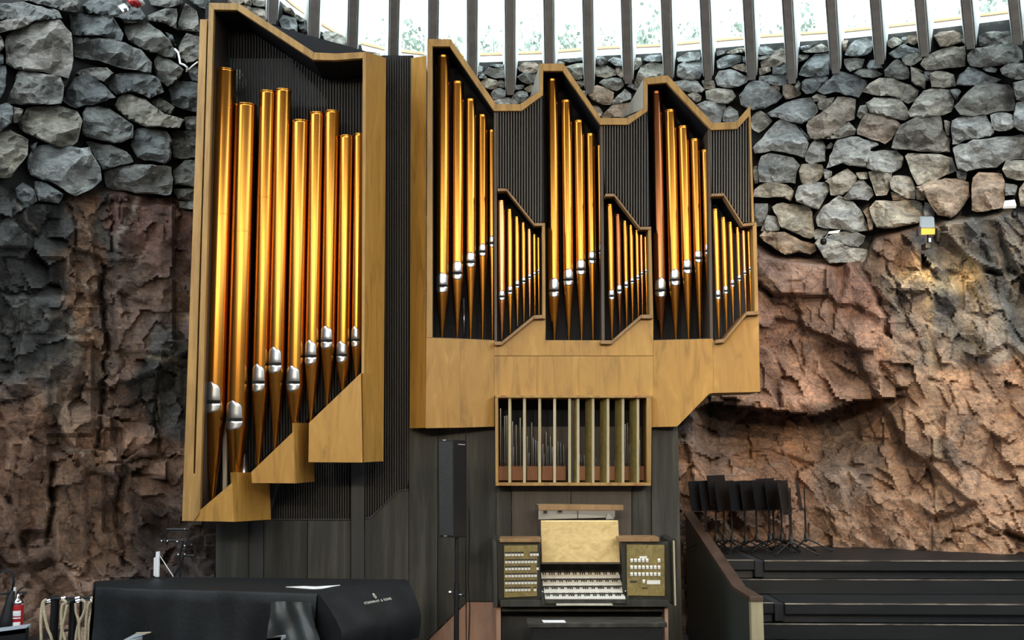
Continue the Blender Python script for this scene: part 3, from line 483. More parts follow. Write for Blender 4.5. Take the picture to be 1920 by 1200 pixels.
# the same wall goes on beyond both edges of the view and a little way behind the cases
rg = random.Random(42)
for x0, x1, y0, y1, mt in ((1948, 2165, None, 385, 'stone_r'), (-245, -24, -70, 350, 'stone_l'), (1322, 1410, 262, 455, 'stone_r'), (392, 470, 130, 365, 'stone_l')):
    y = y0 if y0 is not None else 22; row = 0
    while y < y1 - 18:
        hgt = min(rg.uniform(38, 54), y1 - y); x = x0
        while x < x1 - 16:
            wd = min(rg.uniform(44, 80), x1 - x); j = lambda k: rg.uniform(-k, k)
            if y0 is not None or y > lin(SILL, x + wd / 2) + 22:
                poly = [x + 3 + j(3), y + hgt * .35 + j(6), x + wd * .3 + j(6), y + 3 + j(3), x + wd * .75 + j(6), y + 3 + j(3), x + wd - 3 + j(2), y + hgt * .4 + j(6), x + wd - 5 + j(3), y + hgt * .8 + j(4), x + wd * .55 + j(8), y + hgt - 3 + j(2), x + wd * .15 + j(4), y + hgt - 5 + j(3)]
                sd += 1; stone(poly, mt, sd)
            x += wd
        y += hgt; row += 1

# ---- the rest of the round hall, behind the camera
wr = MB(); ring = [(P(2170, 700, 11.4).x, 11.4), (9.5, 8), (11.6, 2.5), (10.6, -4), (6.5, -9), (0, -10.8), (-6.5, -9), (-10, -3.5), (-9.6, 3), (P(-250, 700, 9.62).x, 9.62)]
for i in range(len(ring) - 1):
    (x0, y0), (x1, y1) = ring[i], ring[i + 1]; n = Vector((y1 - y0, -(x1 - x0), 0)).normalized() * -.5
    wr.prism([(x0, y0, 0), (x1, y1, 0), (x1, y1, 6.8), (x0, y0, 6.8)], n)
tag(wr.build('wall_rear', textured('rear_rock', [(.3, (.10, .08, .07)), (.7, (.25, .19, .15))], (2, 2, 2), 10, (.7, .9), .8, bdist=.1)), 'curved rock wall closing the hall behind the viewer', kind='structure')
fl = MB(); fl.prism([(x, y, -.05) for x, y in ring + [(-3, 13.5), (5, 14)][::-1]], (0, 0, .05))
tag(fl.build('floor', 'carpet'), 'dark purple grey floor of the hall', kind='structure')
# ---- dome and concrete beams
DC = Vector((0.0, .6, 0)); DR = 7.6
ceil = MB().lathe((DC.x, DC.y), [(DR, 8.3), (DR * .75, 9.1), (DR * .4, 9.7), (.01, 10.0), (.01, 10.15), (DR * .4, 9.85), (DR * .75, 9.25), (DR, 8.5)], 48).build('ceiling', 'copperdome', smooth=False)
tag(ceil, 'shallow copper dome carried by concrete beams', kind='structure')
BEAMS = [(200, -290), (275, -225), (352, -150), (430, -40), (510, 45), (587, 95), (660, 112), (737, 128), (811.5, 146), (885, 162), (957, 178), (1031, 186), (1105, 175), (1178, 157), (1254, 153), (1328, 150), (1410, 150), (1485, 157), (1567, 138), (1650, 121), (1734, 106), (1820, 92), (1909, 85), (2000, 78), (2090, 70)]
backs = []
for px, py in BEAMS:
    Y0 = wy(px) - .16; tip = P(px, py, Y0)
    hd = Vector((DC.x - tip.x, DC.y - tip.y, 0)); L_ = hd.length; hd.normalize(); sd_ = Vector((-hd.y, hd.x, 0))
    inner = Vector((DC.x, DC.y, 8.3)) - hd * DR
    ys = lin(SILL, px); bk = P(px, ys + 6, wy(px) + .32); bk_in = inner + Vector((0, 0, .55)); 
    wn, wb = .044, .095
    A = [tip - sd_ * wn, tip + sd_ * wn, Vector((tip.x, tip.y + .12, bk.z)) + sd_ * wb - hd * .1, Vector((tip.x, tip.y + .12, bk.z)) - sd_ * wb - hd * .1]
    # front strip narrow, back wide: side faces flare and catch the skylight
    A = [tip - sd_ * wn, tip + sd_ * wn, bk + sd_ * wb, bk - sd_ * wb]
    B = [inner - sd_ * wn, inner + sd_ * wn, bk_in + sd_ * wb, bk_in - sd_ * wb]
    mb = MB().loft(A, B)
    o = mb.build('beam', 'concrete', ceil)
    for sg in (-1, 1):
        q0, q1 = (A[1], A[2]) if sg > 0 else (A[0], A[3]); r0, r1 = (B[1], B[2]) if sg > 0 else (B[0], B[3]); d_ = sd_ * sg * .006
        MB().prism([q0.lerp(q1, .10) + d_, q0.lerp(q1, .97) + d_, r0.lerp(r1, .97) + d_, r0.lerp(r1, .10) + d_], sd_ * sg * .008).build('lit_side_strip', 'white', ceil)  # white strips added so the beam sides look lit by the skylight
    backs.append((bk, bk_in, sd_))
# ---- skylight glass, one pane between two beams
win = empty('window_1', (2, 12, 7), 'ring of skylight glass between concrete beams', kind='structure')
for (a, ai, s0), (b, bi, s1) in zip(backs, backs[1:]):
    z = Vector((0, 0, .03)); MB().prism([a + z, b + z, bi + z, ai + z], (0, 0, .012)).build('pane', 'glass', win)
# ---- sill: pale board, orange wood strip and dark ledge, cut at each beam
tr = empty('trim_1', (2, 13, 7), 'white and orange wooden sill under the skylight', kind='structure')
for (x0, _), (x1, _) in zip(BEAMS, BEAMS[1:]):
    n = 4; xs = [x0 + (x1 - x0) * i / n for i in range(n + 1)]
    def strip(d0, d1, dep, th, mat, nm):
        mb = MB(); rows = [[], [], [], []]
        for x in xs:
            y = lin(SILL, x); Yd = wy(x) + dep
            p0 = P(x, y + d0, Yd); p1 = P(x, y + d1, Yd)
            rows[0].append(p0); rows[1].append(p1); rows[2].append(p1 + Vector((0, th, 0))); rows[3].append(p0 + Vector((0, th, 0)))
        rows.append(rows[0]); mb.grid(rows); mb.build(nm, mat, tr)
    strip(0, 5, .38, .3, 'sillwood', 'wood_strip'); strip(5, 18, .40, .2, 'white', 'pale_board'); strip(18, 26, .36, .3, 'dark', 'ledge_strip')
# ---- outside: rocky ground and pale shrubs beyond the glass
go = MB(); rows = []
for f, dz in ((.75, .0), (2.5, .25), (6, .6), (12, .2), (30, -2)):
    rows.append([P(x, lin(SILL, x) + 8, wy(x) + .7) + Vector(((x - 960) / F * f, f, dz + .25 * math.sin(x * .02 + f))) for x in range(380, 2171, 30)])
go.grid(rows); go.build('ground_outside', textured('pale_outcrop', [(.3, (.20, .18, .15)), (.7, (.36, .34, .30))], (2, 2, 2), 8, (.8, .9), .5))['kind'] = 'structure'
rs = random.Random(11)
shr = []
for k in range(4):
    mb = MB()
    for q in range(170):
        d = Vector((rs.gauss(0, .42), rs.gauss(0, .35), abs(rs.gauss(.38, .26))))
        a = Vector((rs.uniform(-1, 1), rs.uniform(-1, 1), rs.uniform(-1, 1))).normalized(); b = a.orthogonal().normalized(); s_ = rs.uniform(.06, .12)
        i = len(mb.v); mb.v += [d + a * s_, d + b * s_ * .6, d - a * s_, d - b * s_ * .6]; mb.f.append((i, i + 1, i + 2, i + 3))
    for q in range(5):
        mb.tube([(0, 0, -.3), (rs.gauss(0, .2), rs.gauss(0, .2), .5)], .015, 5)
    shr.append(mb)
protos = []
for k, px in enumerate([715, 775, 850, 930, 1000, 1065, 1140, 1215, 1310, 1400, 1500, 1610, 1720, 1840]):
    g = P(px, lin(SILL, px) - 2, wy(px) + (3.0 if k % 2 else 4.9))
    if k < 4:
        o = shr[k].build('shrub', 'leaf', None, fix=False); protos.append(o)
    else:
        o = protos[k % 4].copy(); COL.objects.link(o)
    o.location = g + Vector((0, 0, -.4)); s_ = rs.uniform(.45, .8); o.scale = (s_ * .9, s_ * .6, s_ * .9); o.rotation_euler = (0, 0, rs.uniform(0, 6))
    tag(o, 'pale leafy shrub growing outside, seen through the skylight glass', 'shrub', 'shrubs beyond the skylight')

# ================================================================== THE ORGAN
YL = 10.2                                            # front plane of the tall case on the left
YR = [(760, 10.85), (799, 10.75), (926, 11.0), (1222, 11.0), (1425, 10.68)]   # folded front of the wide case
def yr(px): return lin(YR, px)
def Q(px, py, d=0.0): return P(px, py, yr(px) + d)
def board(parent, name, pts, dep, mat, Yfun, d=0.0, bevel=.004):
    """flat board cut to an outline given in the frame, standing at Yfun and dep deep"""
    return MB().prism([P(x, y, Yfun(x) + d) for x, y in pts], (0, dep, 0)).build(name, mat, parent, bevel=bevel)
def slats(parent, name, poly, spacing_px, Yfun, dep=.05, fill=.42, mat='slat'):
    """upright slats clipped to a polygon of the frame; too fine to part, joined into one"""
    mb = MB(); xs = [p[0] for p in poly]; x = min(xs) + spacing_px * .5
    while x < max(xs):
        w = spacing_px * fill * .5; ok = []
        for xx in (x - w, x + w):
            ys = []
            for (x0, y0), (x1, y1) in zip(poly, poly[1:] + poly[:1]):
                if (x0 - xx) * (x1 - xx) < 0: ys.append(y0 + (y1 - y0) * (xx - x0) / (x1 - x0))
            ok.append((min(ys), max(ys)) if len(ys) >= 2 else None)
        if all(ok):
            (a0, a1), (b0, b1) = ok; Y = Yfun(x)
            mb.prism([P(x - w, a0, Y), P(x + w, b0, Y), P(x + w, b1, Y), P(x - w, a1, Y)], (0, dep, 0))
        x += spacing_px
    o = mb.build(name, mat, parent); o['kind'] = 'stuff'; return o
def lip_patch(mb, c, r, phi, half, z0, z1, shape, t=.0035, rows=8, cols=6):
    """plate bent round the pipe's front: half width (radians) x shape(s) over z0..z1"""
    G = []
    for i in range(rows + 1):
        s = i / rows; z = z0 + (z1 - z0) * s; hw = half * shape(s); row = []
        for j in range(cols + 1):
            a = phi + hw * (2 * j / cols - 1); rr = r + t * (1 if 0 < j < cols and 0 < i < rows else .2)
            row.append(Vector((c.x + rr * math.sin(a), c.y - rr * math.cos(a), z)))
        G.append(row)
    mb.grid(G)
def pipe(parent, px, ytop, ym0, ym1, ytip, wpx, Y, mat='pipe', phi=0.0, seam=None, n=28):
    ym = (ym0 + ym1) / 2; c = P(px, ym, Y); r = wpx * (1.13 if px < 700 else 1.24) / 2 / ppm(Y); z = lambda y: P(px, y, Y).z
    zt, z0, z1, zf = z(ytop), z(ym0), z(ym1), z(ytip)
    prof = [(r * .16, zf), (r * .20, zf + .02), (r * .93, z1 - .03), (r * .985, z1), (r, z1 + .02), (r, z1 + .03), (r, z1 + .04)]
    if seam: zs = z(seam); prof += [(r, zs - .02), (r, zs - .012), (r, zs - .008), (r * 1.03, zs - .006), (r * 1.03, zs + .006), (r, zs + .008), (r, zs + .012), (r, zs + .02)]
    prof += [(r, zt - .04), (r, zt - .03), (r, zt - .012), (r * 1.025, zt - .008), (r * 1.025, zt), (r * .95, zt), (r * .95, zt - .25)]
    o = MB().lathe(c, prof, n).build('organ_pipe', mat, parent, smooth='angle')
    cut = z1 + (z0 - z1) * .36; g = (z0 - z1) * .10
    a = MB(); lip_patch(a, c, r * 1.012, phi, .98, cut + g * .5, z0, lambda s: max(.12, 1 - .12 * s - .8 * max(0, (s - .55) / .45) ** 2.4)); a.build('upper_lip', 'silver', o, smooth=True, fix=False)
    a = MB(); lip_patch(a, c, r * 1.018, phi, 1.0, cut - g * .6, cut + g * .5, lambda s: 1.0, rows=2); a.build('mouth_slot', 'slot', o, fix=False)
    a = MB(); lip_patch(a, c, r * 1.012, phi, 1.0, z1, cut - g * .6, lambda s: max(.15, math.sqrt(max(0, 1 - (1 - s) ** 2.4)))); a.build('lower_lip', 'silver', o, smooth=True, fix=False)
    return o
# ---------------------------------------------------------------- tall case, left
pc = empty('pedal_organ_case', P(520, 978, YL + .3), 'tall golden wooden organ case with nine large copper pipes on the left', 'organ case')
fl_ = lambda x: YL
outer = [(391.7, 5), (447, 6), (589, 98), (630, 100), (687, 97)]; inner_ = [(401, 18), (445, 19), (587, 112), (628, 113), (680, 109)]
for i in range(4):
    board(pc, 'top_board', [outer[i], outer[i + 1], inner_[i + 1], inner_[i]], .05, 'gold_edge', fl_); board(pc, 'lining_board', [outer[i], outer[i + 1], inner_[i + 1], inner_[i]], .57, 'lining', fl_, .051, 0)
board(pc, 'side_post', [(391.7, 5), (401, 18), (374.5, 962), (363, 977)], .06, 'gold_edge', fl_); board(pc, 'lining_board', [(391.7, 5), (401, 18), (374.5, 962), (363, 977)], .55, 'darkbrown', fl_, .061, 0)
MB().prism([P(375, 36, YL + .06), P(388.5, 36, YL + .06), P(360, 977, YL + .06), P(341, 977, YL + .06)], (0, .5, 0)).build('outer_post', 'gold_edge', pc, bevel=.004)
board(pc, 'post_link', [(386, 36), (392, 36), (391.5, 48), (385.5, 48)], .3, 'gold_edge', fl_, .08)
board(pc, 'post_link', [(361, 888), (369, 888), (364, 977), (358, 977)], .3, 'gold_edge', fl_, .03)
board(pc, 'corner_post', [(680, 109), (687, 97), (682, 866), (677, 866)], .55, 'gold_edge', fl_)
MB().loft([P(687, 97, YL), P(682, 866, YL), P(682, 866, YL + .05), P(687, 97, YL + .05)], [P(724, 109, YL + .5), P(719, 865, YL + .5), P(717, 865, YL + .5), P(722, 110, YL + .5)]).build('side_panel', 'gold', pc)
# three stepped boxes at the foot, each with a face and a return folded back
def foot(face, ret, dl, dr):
    n = len(face)
    x0 = min(p[0] for p in face); x1 = max(p[0] for p in face)
    yy = lambda x: YL + dl + (dr - dl) * (x - x0) / (x1 - x0)
    MB().prism([P(x, y, yy(x)) for x, y in face], (0, .22, 0)).build('foot_panel', 'gold', pc, bevel=.004)
    A = [P(x, y, yy(x1)) for x, y in ret[0]]; B = [P(x, y, YL + .55) for x, y in ret[1]]
    MB().prism([A[0], B[0], B[1], A[1]], (-.03, .06, 0)).build('foot_return', 'gold', pc)
    MB().prism([A[0], B[0], P(ret[0][0][0] + 6, ret[0][0][1], YL + .5)], (0, 0, -.02)).build('foot_lid', 'gold_edge', pc)
foot([(363, 966), (371, 960), (435, 905), (435, 886), (438.5, 978.5), (363, 977)], ([(435, 886), (438.5, 978.5)], [(505, 886), (508, 974)]), .02, -.06)
foot([(471, 885), (550, 809), (551, 793), (554, 906.5), (472, 906)], ([(551, 793), (554, 906.5)], [(588, 793), (590, 903)]), .0, -.08)
foot([(579, 793), (677, 699), (680, 867.5), (578, 867)], ([(680.5, 700), (682, 867)], [(717, 700), (719, 864.5)]), -.02, -.09)
# the back of the case: dark slats, open where the rock shows through
slats(pc, 'slat_grille', [(396, 15), (447, 16), (589, 105), (630, 108), (690, 105), (684, 700), (560, 800), (400, 940), (368, 940)], 5.4, lambda x: YL + .60, .03, .5, 'slat_dark')
bk = [[(385, 12), (700, 100), (700, 108), (385, 108)], [(385, 108), (428, 108), (428, 200), (385, 200)], [(612, 100), (700, 100), (700, 200), (612, 200)], [(545, 112), (612, 112), (612, 185), (590, 160)], [(385, 200), (700, 200), (690, 700), (560, 800), (505, 970), (350, 970)]]
for p in bk: board(pc, 'back_panel', p, .02, 'void', lambda x: YL + .66, bevel=0)
LP = [(404, 133, 717, 775, 945, 36, 'pipe', 404), (445, 198, 752, 807, 945, 36, 'pipe', 436), (488.5, 173, 684, 736, 884, 27.5, 'pipe', 372), (519.5, 170, 652, 701, 850, 28, 'pipe', None), (553.5, 228, 687, 735, 815, 29, 'pipe', None), (585.5, 213, 639, 685, 795, 25, 'pipe', None), (615.5, 210, 613, 655, 766, 25.5, 'pipe', None), (643.5, 256, 641, 681, 740, 23.5, 'pipe', None), (668.5, 252, 613, 652, 715, 18, 'pipe', None)]
for px, a, b, c, d, w, m, sm_ in LP:
    pipe(pc, px, a, b, c, d, w, YL + .30, m, -.28, sm_)
MB().tube([P(458, 930, YL + .42), P(457, 850, YL + .42)], [.06, .03], 12).build('inner_pipe', 'tin', pc, smooth=True)
board(pc, 'inner_post', [(417, 790), (425, 790), (425, 940), (417, 940)], .05, 'greywood', fl_, .45)
# ---------------------------------------------------------------- wide case, right
mc = empty('main_organ_case', Q(1090, 803, .3), 'wide golden organ case with three peaked bays of copper pipes above the console', 'organ case')
out_ = [(801.7, 73), (845, 73), (930, 195), (975, 195), (1011.7, 170), (1011.7, 119), (1057, 119), (1126, 221), (1178, 221), (1207, 202), (1207, 146), (1252, 141), (1336.7, 230.5), (1380, 228), (1407, 197)]
inn_ = [(810.7, 87), (843, 87), (926, 208), (978, 208), (1018.5, 178), (1018.5, 133), (1055, 133), (1125.5, 234), (1178, 234), (1214.5, 208), (1214.5, 158), (1250, 155), (1333, 244), (1382, 242), (1406, 216)]
for i in range(len(out_) - 1):
    board(mc, 'top_board', [out_[i], out_[i + 1], inn_[i + 1], inn_[i]], .05, 'gold_edge', yr); board(mc, 'lining_board', [out_[i], out_[i + 1], inn_[i + 1], inn_[i]], .55, 'lining', yr, .051, 0)
board(mc, 'corner_post', [(801.7, 73), (810.7, 87), (810.7, 633), (799.3, 633)], .05, 'gold_edge', yr); board(mc, 'lining_board', [(801.7, 73), (810.7, 87), (810.7, 633), (799.3, 633)], .5, 'lining', yr, .051, 0)
MB().loft([P(799.5, 104, 10.76), P(798, 802, 10.76), P(798, 802, 10.82), P(799.5, 104, 10.82)], [P(770.7, 109, 11.02), P(768, 803, 11.02), P(770, 803, 11.05), P(772, 109, 11.05)]).build('side_panel', 'gold', mc)
MB().loft([P(801.7, 73, 10.75), P(799.5, 105, 10.76), P(799.5, 105, 10.8), P(801.7, 73, 10.8)], [P(801, 90, 11.2), P(799, 110, 11.2), P(799, 110, 11.25), P(801, 90, 11.25)]).build('side_board', 'gold', mc)
board(mc, 'end_post', [(1407, 197), (1414.3, 417), (1410, 417), (1404, 218)], .5, 'gold_edge', yr)
for tri in ([Q(1011.7, 119, .02), Q(1011.7, 170, .02), P(994, 181, 11.75)], [Q(1207, 146, .02), Q(1207, 203, .02), P(1166, 221, 11.75)]):
    MB().prism(tri, (.02, .02, 0)).build('tower_side', 'greywood', mc)
# slatted panels over the small bays and their sloping trims
BAY = [dict(grille=[(931, 209), (978, 209), (1018, 179), (1020, 417), (1002, 417), (950, 352), (932, 352)], lid=[(933, 353), (950, 353), (1002, 418), (1019, 418)], side=[(926, 208), (932, 208), (932, 640), (927, 640)], post=[(1016, 418), (1022, 418), (1023, 598), (1017, 598)], sill=[(927, 640), (941, 640), (1001, 591), (1022, 590)]),
       dict(grille=[(1131, 235), (1178, 235), (1214.5, 209), (1218, 424), (1200, 424), (1152, 362), (1134, 362)], lid=[(1135, 363), (1152, 363), (1200, 425), (1221, 425)], side=[(1125.5, 233), (1131, 235), (1134, 638), (1128, 638)], post=[(1215, 425), (1221, 425), (1225, 597), (1218, 597)], sill=[(1126, 638), (1147, 638), (1202, 590), (1224, 590)]),
       dict(grille=[(1331, 245), (1382, 243), (1405, 218), (1410, 417), (1393, 417), (1357, 362), (1334, 362)], lid=[(1334, 363), (1357, 362), (1393, 419), (1415, 417)], side=[(1327, 243), (1332, 244), (1337, 636), (1331, 636)], post=[(1411, 417), (1418.5, 417), (1422, 586), (1415, 586)], sill=[(1341, 637), (1358, 635), (1400, 584), (1424, 583)])]
for b in BAY:
    slats(mc, 'slat_grille', b['grille'], 5.05, lambda x: yr(x) + .03, .04)
    board(mc, 'grille_back', [(p[0], p[1] - 1) for p in b['grille']], .02, 'void', yr, .10, 0)
    L_ = b['lid']
    for p, q in zip(L_, L_[1:]): board(mc, 'bay_lid', [p, q, (q[0], q[1] + 5.5), (p[0], p[1] + 5.5)], .11, 'trim', yr, -.07); board(mc, 'lining_board', [p, q, (q[0], q[1] + 5.5), (p[0], p[1] + 5.5)], .4, 'lining', yr, .041, 0)
    L_ = b['sill']
    for p, q in zip(L_, L_[1:]): board(mc, 'bay_sill', [p, q, (q[0], q[1] + 7), (p[0], p[1] + 7)], .5, 'trim', yr, -.07)
    board(mc, 'bay_post', b['post'], .45, 'gold_edge', yr, -.06)
    board(mc, 'bay_divider', b['side'], .5, 'darkbrown', yr, .05)
# golden panels below the pipes
PAN = [('front_panel', [(799, 633), (863, 635), (863, 802), (798, 803)]), ('front_panel', [(863, 635), (927, 638), (927, 800), (863, 802)]),
       ('front_panel', [(927, 640), (941, 643), (1001, 596), (1023, 596), (1023, 667), (927, 667)]), ('front_panel', [(1023, 638), (1127, 638), (1127, 667), (1023, 667)]), ('front_panel', [(1127, 640), (1148, 643), (1203, 595), (1225, 595), (1225, 667), (1127, 667)]),
       ('front_panel', [(927, 667.6), (1006, 667.6), (1006, 742), (927, 742)]), ('front_panel', [(1006, 667.6), (1085, 667.6), (1085, 742), (1006, 742)]), ('front_panel', [(1085, 667.6), (1160, 667.6), (1160, 742), (1085, 742)]), ('front_panel', [(1160, 667.6), (1225, 667.6), (1225, 742), (1160, 742)]),
       ('front_panel', [(1225, 638), (1300, 636), (1300, 769), (1270, 800), (1221, 801), (1222, 742), (1225, 742)]), ('front_panel', [(1300, 636), (1337, 635), (1337, 737), (1330, 738.5), (1300, 769)]), ('front_panel', [(1337, 638), (1358, 640), (1400, 589), (1422, 589), (1425.5, 735), (1337, 737)])]
for nm, p in PAN: board(mc, nm, p, .10, 'gold', yr, 0, .003)
board(mc, 'bottom_board', [(799, 799), (927, 797), (927, 800), (798, 802)], .5, 'gold_edge', yr, .02)
board(mc, 'bottom_board', [(1330, 736), (1425, 733), (1425, 735), (1330, 738)], .5, 'gold_edge', yr, .02)
board(mc, 'bottom_board', [(1222, 799), (1270, 798), (1330, 737), (1330, 738), (1270, 800), (1222, 801)], .4, 'gold_edge', yr, .02)
# floors of the pipe bays and dark back
for p in ([(811, 632), (927, 637)], [(1019, 637), (1131, 638)], [(1225, 637), (1337, 634)]):
    (x0, y0), (x1, y1) = p
    MB().prism([Q(x0, y0, .1), Q(x1, y1, .1), Q(x1, y1, .62), Q(x0, y0, .62)], (0, 0, -.03)).build('pipe_rack', 'post', mc)
board(mc, 'back_panel', [(803, 76), (845, 76), (930, 200), (975, 200), (1011, 175), (1014, 122), (1057, 122), (1126, 224), (1178, 224), (1209, 206), (1209, 149), (1252, 145), (1336, 234), (1380, 232), (1406, 202), (1420, 640), (803, 640)], .03, 'void', yr, .62, 0)
T = [  # mouth px, top, mouth top, mouth bottom, tip, width, material
 (829, 106.7, 512.7, 550.7, 633, 21, 'pipe'), (857.5, 155, 491, 526, 634, 18.5, 'pipe'), (882.5, 187.7, 474, 503, 636, 16.5, 'pipe'), (905, 216.7, 458, 482, 638, 14.5, 'pipe'), (923, 245, 443, 465, 639, 11.5, 'pipe'),
 (941, 377, 545.5, 564, 637, 11, 'pipe_red'), (956.5, 393, 536.5, 553, 625, 8.6, 'pipe'), (970, 407, 526, 541, 612, 7.6, 'pipe'), (982, 418, 520, 533, 604, 6.8, 'pipe'), (993, 430, 513, 525, 594, 6.2, 'pipe_red'), (1002.5, 440, 510, 519, 590, 5.4, 'pipe'), (1010, 446, 505, 513, 590, 4.5, 'pipe'),
 (1038.5, 150.7, 522.7, 559, 640, 18.5, 'pipe'), (1065.5, 190, 505, 537, 640, 17.5, 'pipe'), (1089, 227.7, 488, 517, 640, 16.5, 'pipe'), (1110, 252, 472, 496, 640, 13.5, 'pipe'), (1128, 274, 457, 480, 640, 10.5, 'pipe'),
 (1146.5, 384, 544, 563, 637, 10.5, 'pipe'), (1161, 402.7, 535, 552, 624, 9, 'pipe_brown'), (1174, 414.7, 527, 541, 614, 7.6, 'pipe'), (1185, 422.7, 521, 533, 605, 6.6, 'pipe'), (1195.7, 432, 515, 526, 596, 6, 'pipe'), (1203.5, 441, 509, 518, 591, 5.3, 'pipe_red'), (1211.5, 444.7, 505, 513, 590, 4.8, 'pipe'),
 (1238, 174, 522.7, 559, 639, 20, 'pipe_brown'), (1264.5, 208, 506, 537.7, 639, 19, 'pipe'), (1288, 238, 488, 515, 638, 17, 'pipe'), (1309, 261.7, 471, 494, 637, 14.5, 'pipe'), (1327, 282, 457.7, 480, 636, 11.6, 'pipe'),
 (1346, 392.7, 544, 562.7, 634, 9.4, 'pipe'), (1360.5, 408, 536.7, 552, 626, 8.4, 'pipe'), (1373, 416.7, 524, 539, 607, 7.2, 'pipe'), (1386, 426.7, 515.7, 528, 599, 6.4, 'pipe'), (1396.5, 433, 506.7, 517, 592, 5.9, 'pipe_red'), (1406, 435, 500, 509, 588, 4.8, 'pipe')]
for px, a, b, c, d, w, m in T:
    pipe(mc, px, a, b, c, d, w, yr(px) + (.20 if w > 9 and a < 300 else .06), m, 0.0, None, 24 if w > 9 else 16)
for px, a, b, w in ((897, 520, 636, 6), (870, 560, 636, 5), (1080, 540, 638, 5), (1116, 510, 613, 4), (974, 560, 606, 2.5), (977, 577, 606, 2.5), (988, 580, 602, 2.5), (1100, 570, 638, 7), (1172, 580, 612, 2.5), (1178, 578, 608, 3), (1183, 582, 606, 3), (1250, 548, 638, 6), (1257, 560, 638, 5), (1278, 575, 638, 5), (1296, 594, 636, 3), (1302, 600, 636, 3), (1318, 500, 636, 8), (1284, 600, 636, 4), (1120, 560, 638, 6)):
    MB().tube([Q(px, b, .48), Q(px, a, .48)], w / 2 / ppm(11.4), 8).build('inner_pipe', 'tin', mc, smooth=True)
# ---------------------------------------------------------------- slatted screen and dark base behind and below the cases
YB = 11.12; fb = lambda x: YB
sc_ = empty('slatted_screen', P(640, 975, YB), 'dark slatted wooden screen filling the gap between the two organ cases', 'screen')
slats(sc_, 'slat_grille', [(716, 106), (772, 106), (765.5, 917), (747, 920), (694, 970), (684, 972), (684, 866), (714, 866)], 4.6, fb, .04, .5, 'slat_dark')
slats(sc_, 'slat_grille', [(509, 900), (520, 870), (657, 866), (657, 973), (508, 973)], 4.6, fb, .04, .5, 'slat_dark')
board(sc_, 'screen_back', [(716, 104), (775, 104), (770, 917), (748, 921), (694, 972), (508, 975), (500, 880), (560, 860), (712, 860)], .03, 'void', fb, .06, 0)
board(sc_, 'lower_rail', [(508, 972.5), (657, 972.5), (657, 975.5), (508, 975.5)], .06, 'post', fb, -.01)
board(sc_, 'lower_rail', [(684, 971), (694, 969), (747, 919), (766, 916), (766, 919), (748, 922), (695, 973), (684, 974)], .06, 'post', fb, -.01)
ob = empty('organ_plinth', P(840, 1250, YB), 'dark stained plank base of the organ below the two cases', 'plinth')
BP = [([(405, 972), (465, 972), (465, 1275), (403, 1275)], 'dark', 0), ([(466, 972), (494, 972), (494, 1275), (466, 1275)], 'post', .02), ([(495, 976), (576, 976), (576, 1275), (495, 1275)], 'dark', 0), ([(577, 976), (657, 976), (657, 1275), (577, 1275)], 'dark', 0), ([(658, 866), (683, 866), (683, 1275), (658, 1275)], 'post', -.02),
      ([(684, 974), (695, 973), (748, 922), (766, 919), (766, 1235), (684, 1275)], 'dark', 0), ([(767, 800), (820, 800), (820, 1181), (767, 1234)], 'dark', 0), ([(821, 800), (873, 800), (873, 1130), (821, 1180)], 'dark', 0), ([(874, 800), (930, 800), (930, 1128), (874, 1128)], 'dark', .015),
      ([(767, 1236), (821, 1183), (873, 1132), (874, 1275), (767, 1275)], 'pinkwood', .03), ([(875, 1129), (931, 1129), (931, 1275), (875, 1275)], 'pinkwood', .02),
      ([(931, 905), (959, 905), (959, 1130), (931, 1130)], 'dark', .02), ([(960, 905), (1070, 905), (1070, 1130), (960, 1130)], 'darkbrown', .02), ([(1071, 905), (1184, 905), (1184, 1130), (1071, 1130)], 'darkbrown', .02), ([(1185, 905), (1221, 905), (1221, 1130), (1185, 1130)], 'dark', .02), ([(1222, 798), (1271, 798), (1281, 1275), (1222, 1275)], 'dark', -.01), ([(931, 1131), (1221, 1131), (1221, 1275), (931, 1275)], 'post', .03)]
for p, m, d in BP: board(ob, 'base_panel', p, .05, m, fb, d, .003)
# ---------------------------------------------------------------- shutter box
YS = 10.95; fs = lambda x: YS
sb = empty('swell_box', P(1075, 911, YS + .2), 'open shutter box with upright louvres and small tin pipes above the console', 'shutter box')
for nm, p in (('frame_rail', [(928, 741), (1222, 741), (1222, 746), (928, 746)]), ('frame_rail', [(929, 905), (1221, 905), (1221, 911), (929, 911)]), ('frame_stile', [(928, 746), (934, 746), (934.5, 905), (929, 905)]), ('frame_stile', [(1212, 746), (1222, 746), (1221, 905), (1213, 905)])):
    board(sb, nm, p, .40, 'gold_edge', fs, -.06)
for px in (940, 1193): 
    for py in (741, 906): board(sb, 'hinge_block', [(px, py), (px + 9, py), (px + 9, py + 5), (px, py + 5)], .03, 'walnut', fs, -.085)
def louvre(px, ang):
    a = P(px, 746, YS); b = P(px, 905, YS); hw = .062
    d = Vector((math.sin(ang), math.cos(ang), 0)); n = Vector((d.y, -d.x, 0)) * .014
    c = Vector((a.x, YS, a.z)); c2 = Vector((b.x, YS, b.z))
    MB().prism([c - d * .02 - n, c - d * .02 + n, c + d * hw * 2 + n, c + d * hw * 2 - n], c2 - c).build('louvre', 'burl', sb, bevel=.003)
    MB().prism([c - d * .026 - n, c - d * .026 + n, c - d * .019 + n, c - d * .019 - n], c2 - c).build('louvre_edge', 'palewood', sb)
for px in (956, 983.5, 1012, 1040, 1068): louvre(px, .06)
for px in (1082, 1110, 1138, 1166, 1194): louvre(px, -.42)
board(sb, 'centre_post', [(1070, 746), (1078, 746), (1078, 905), (1070, 905)], .2, 'post', fs, .04)
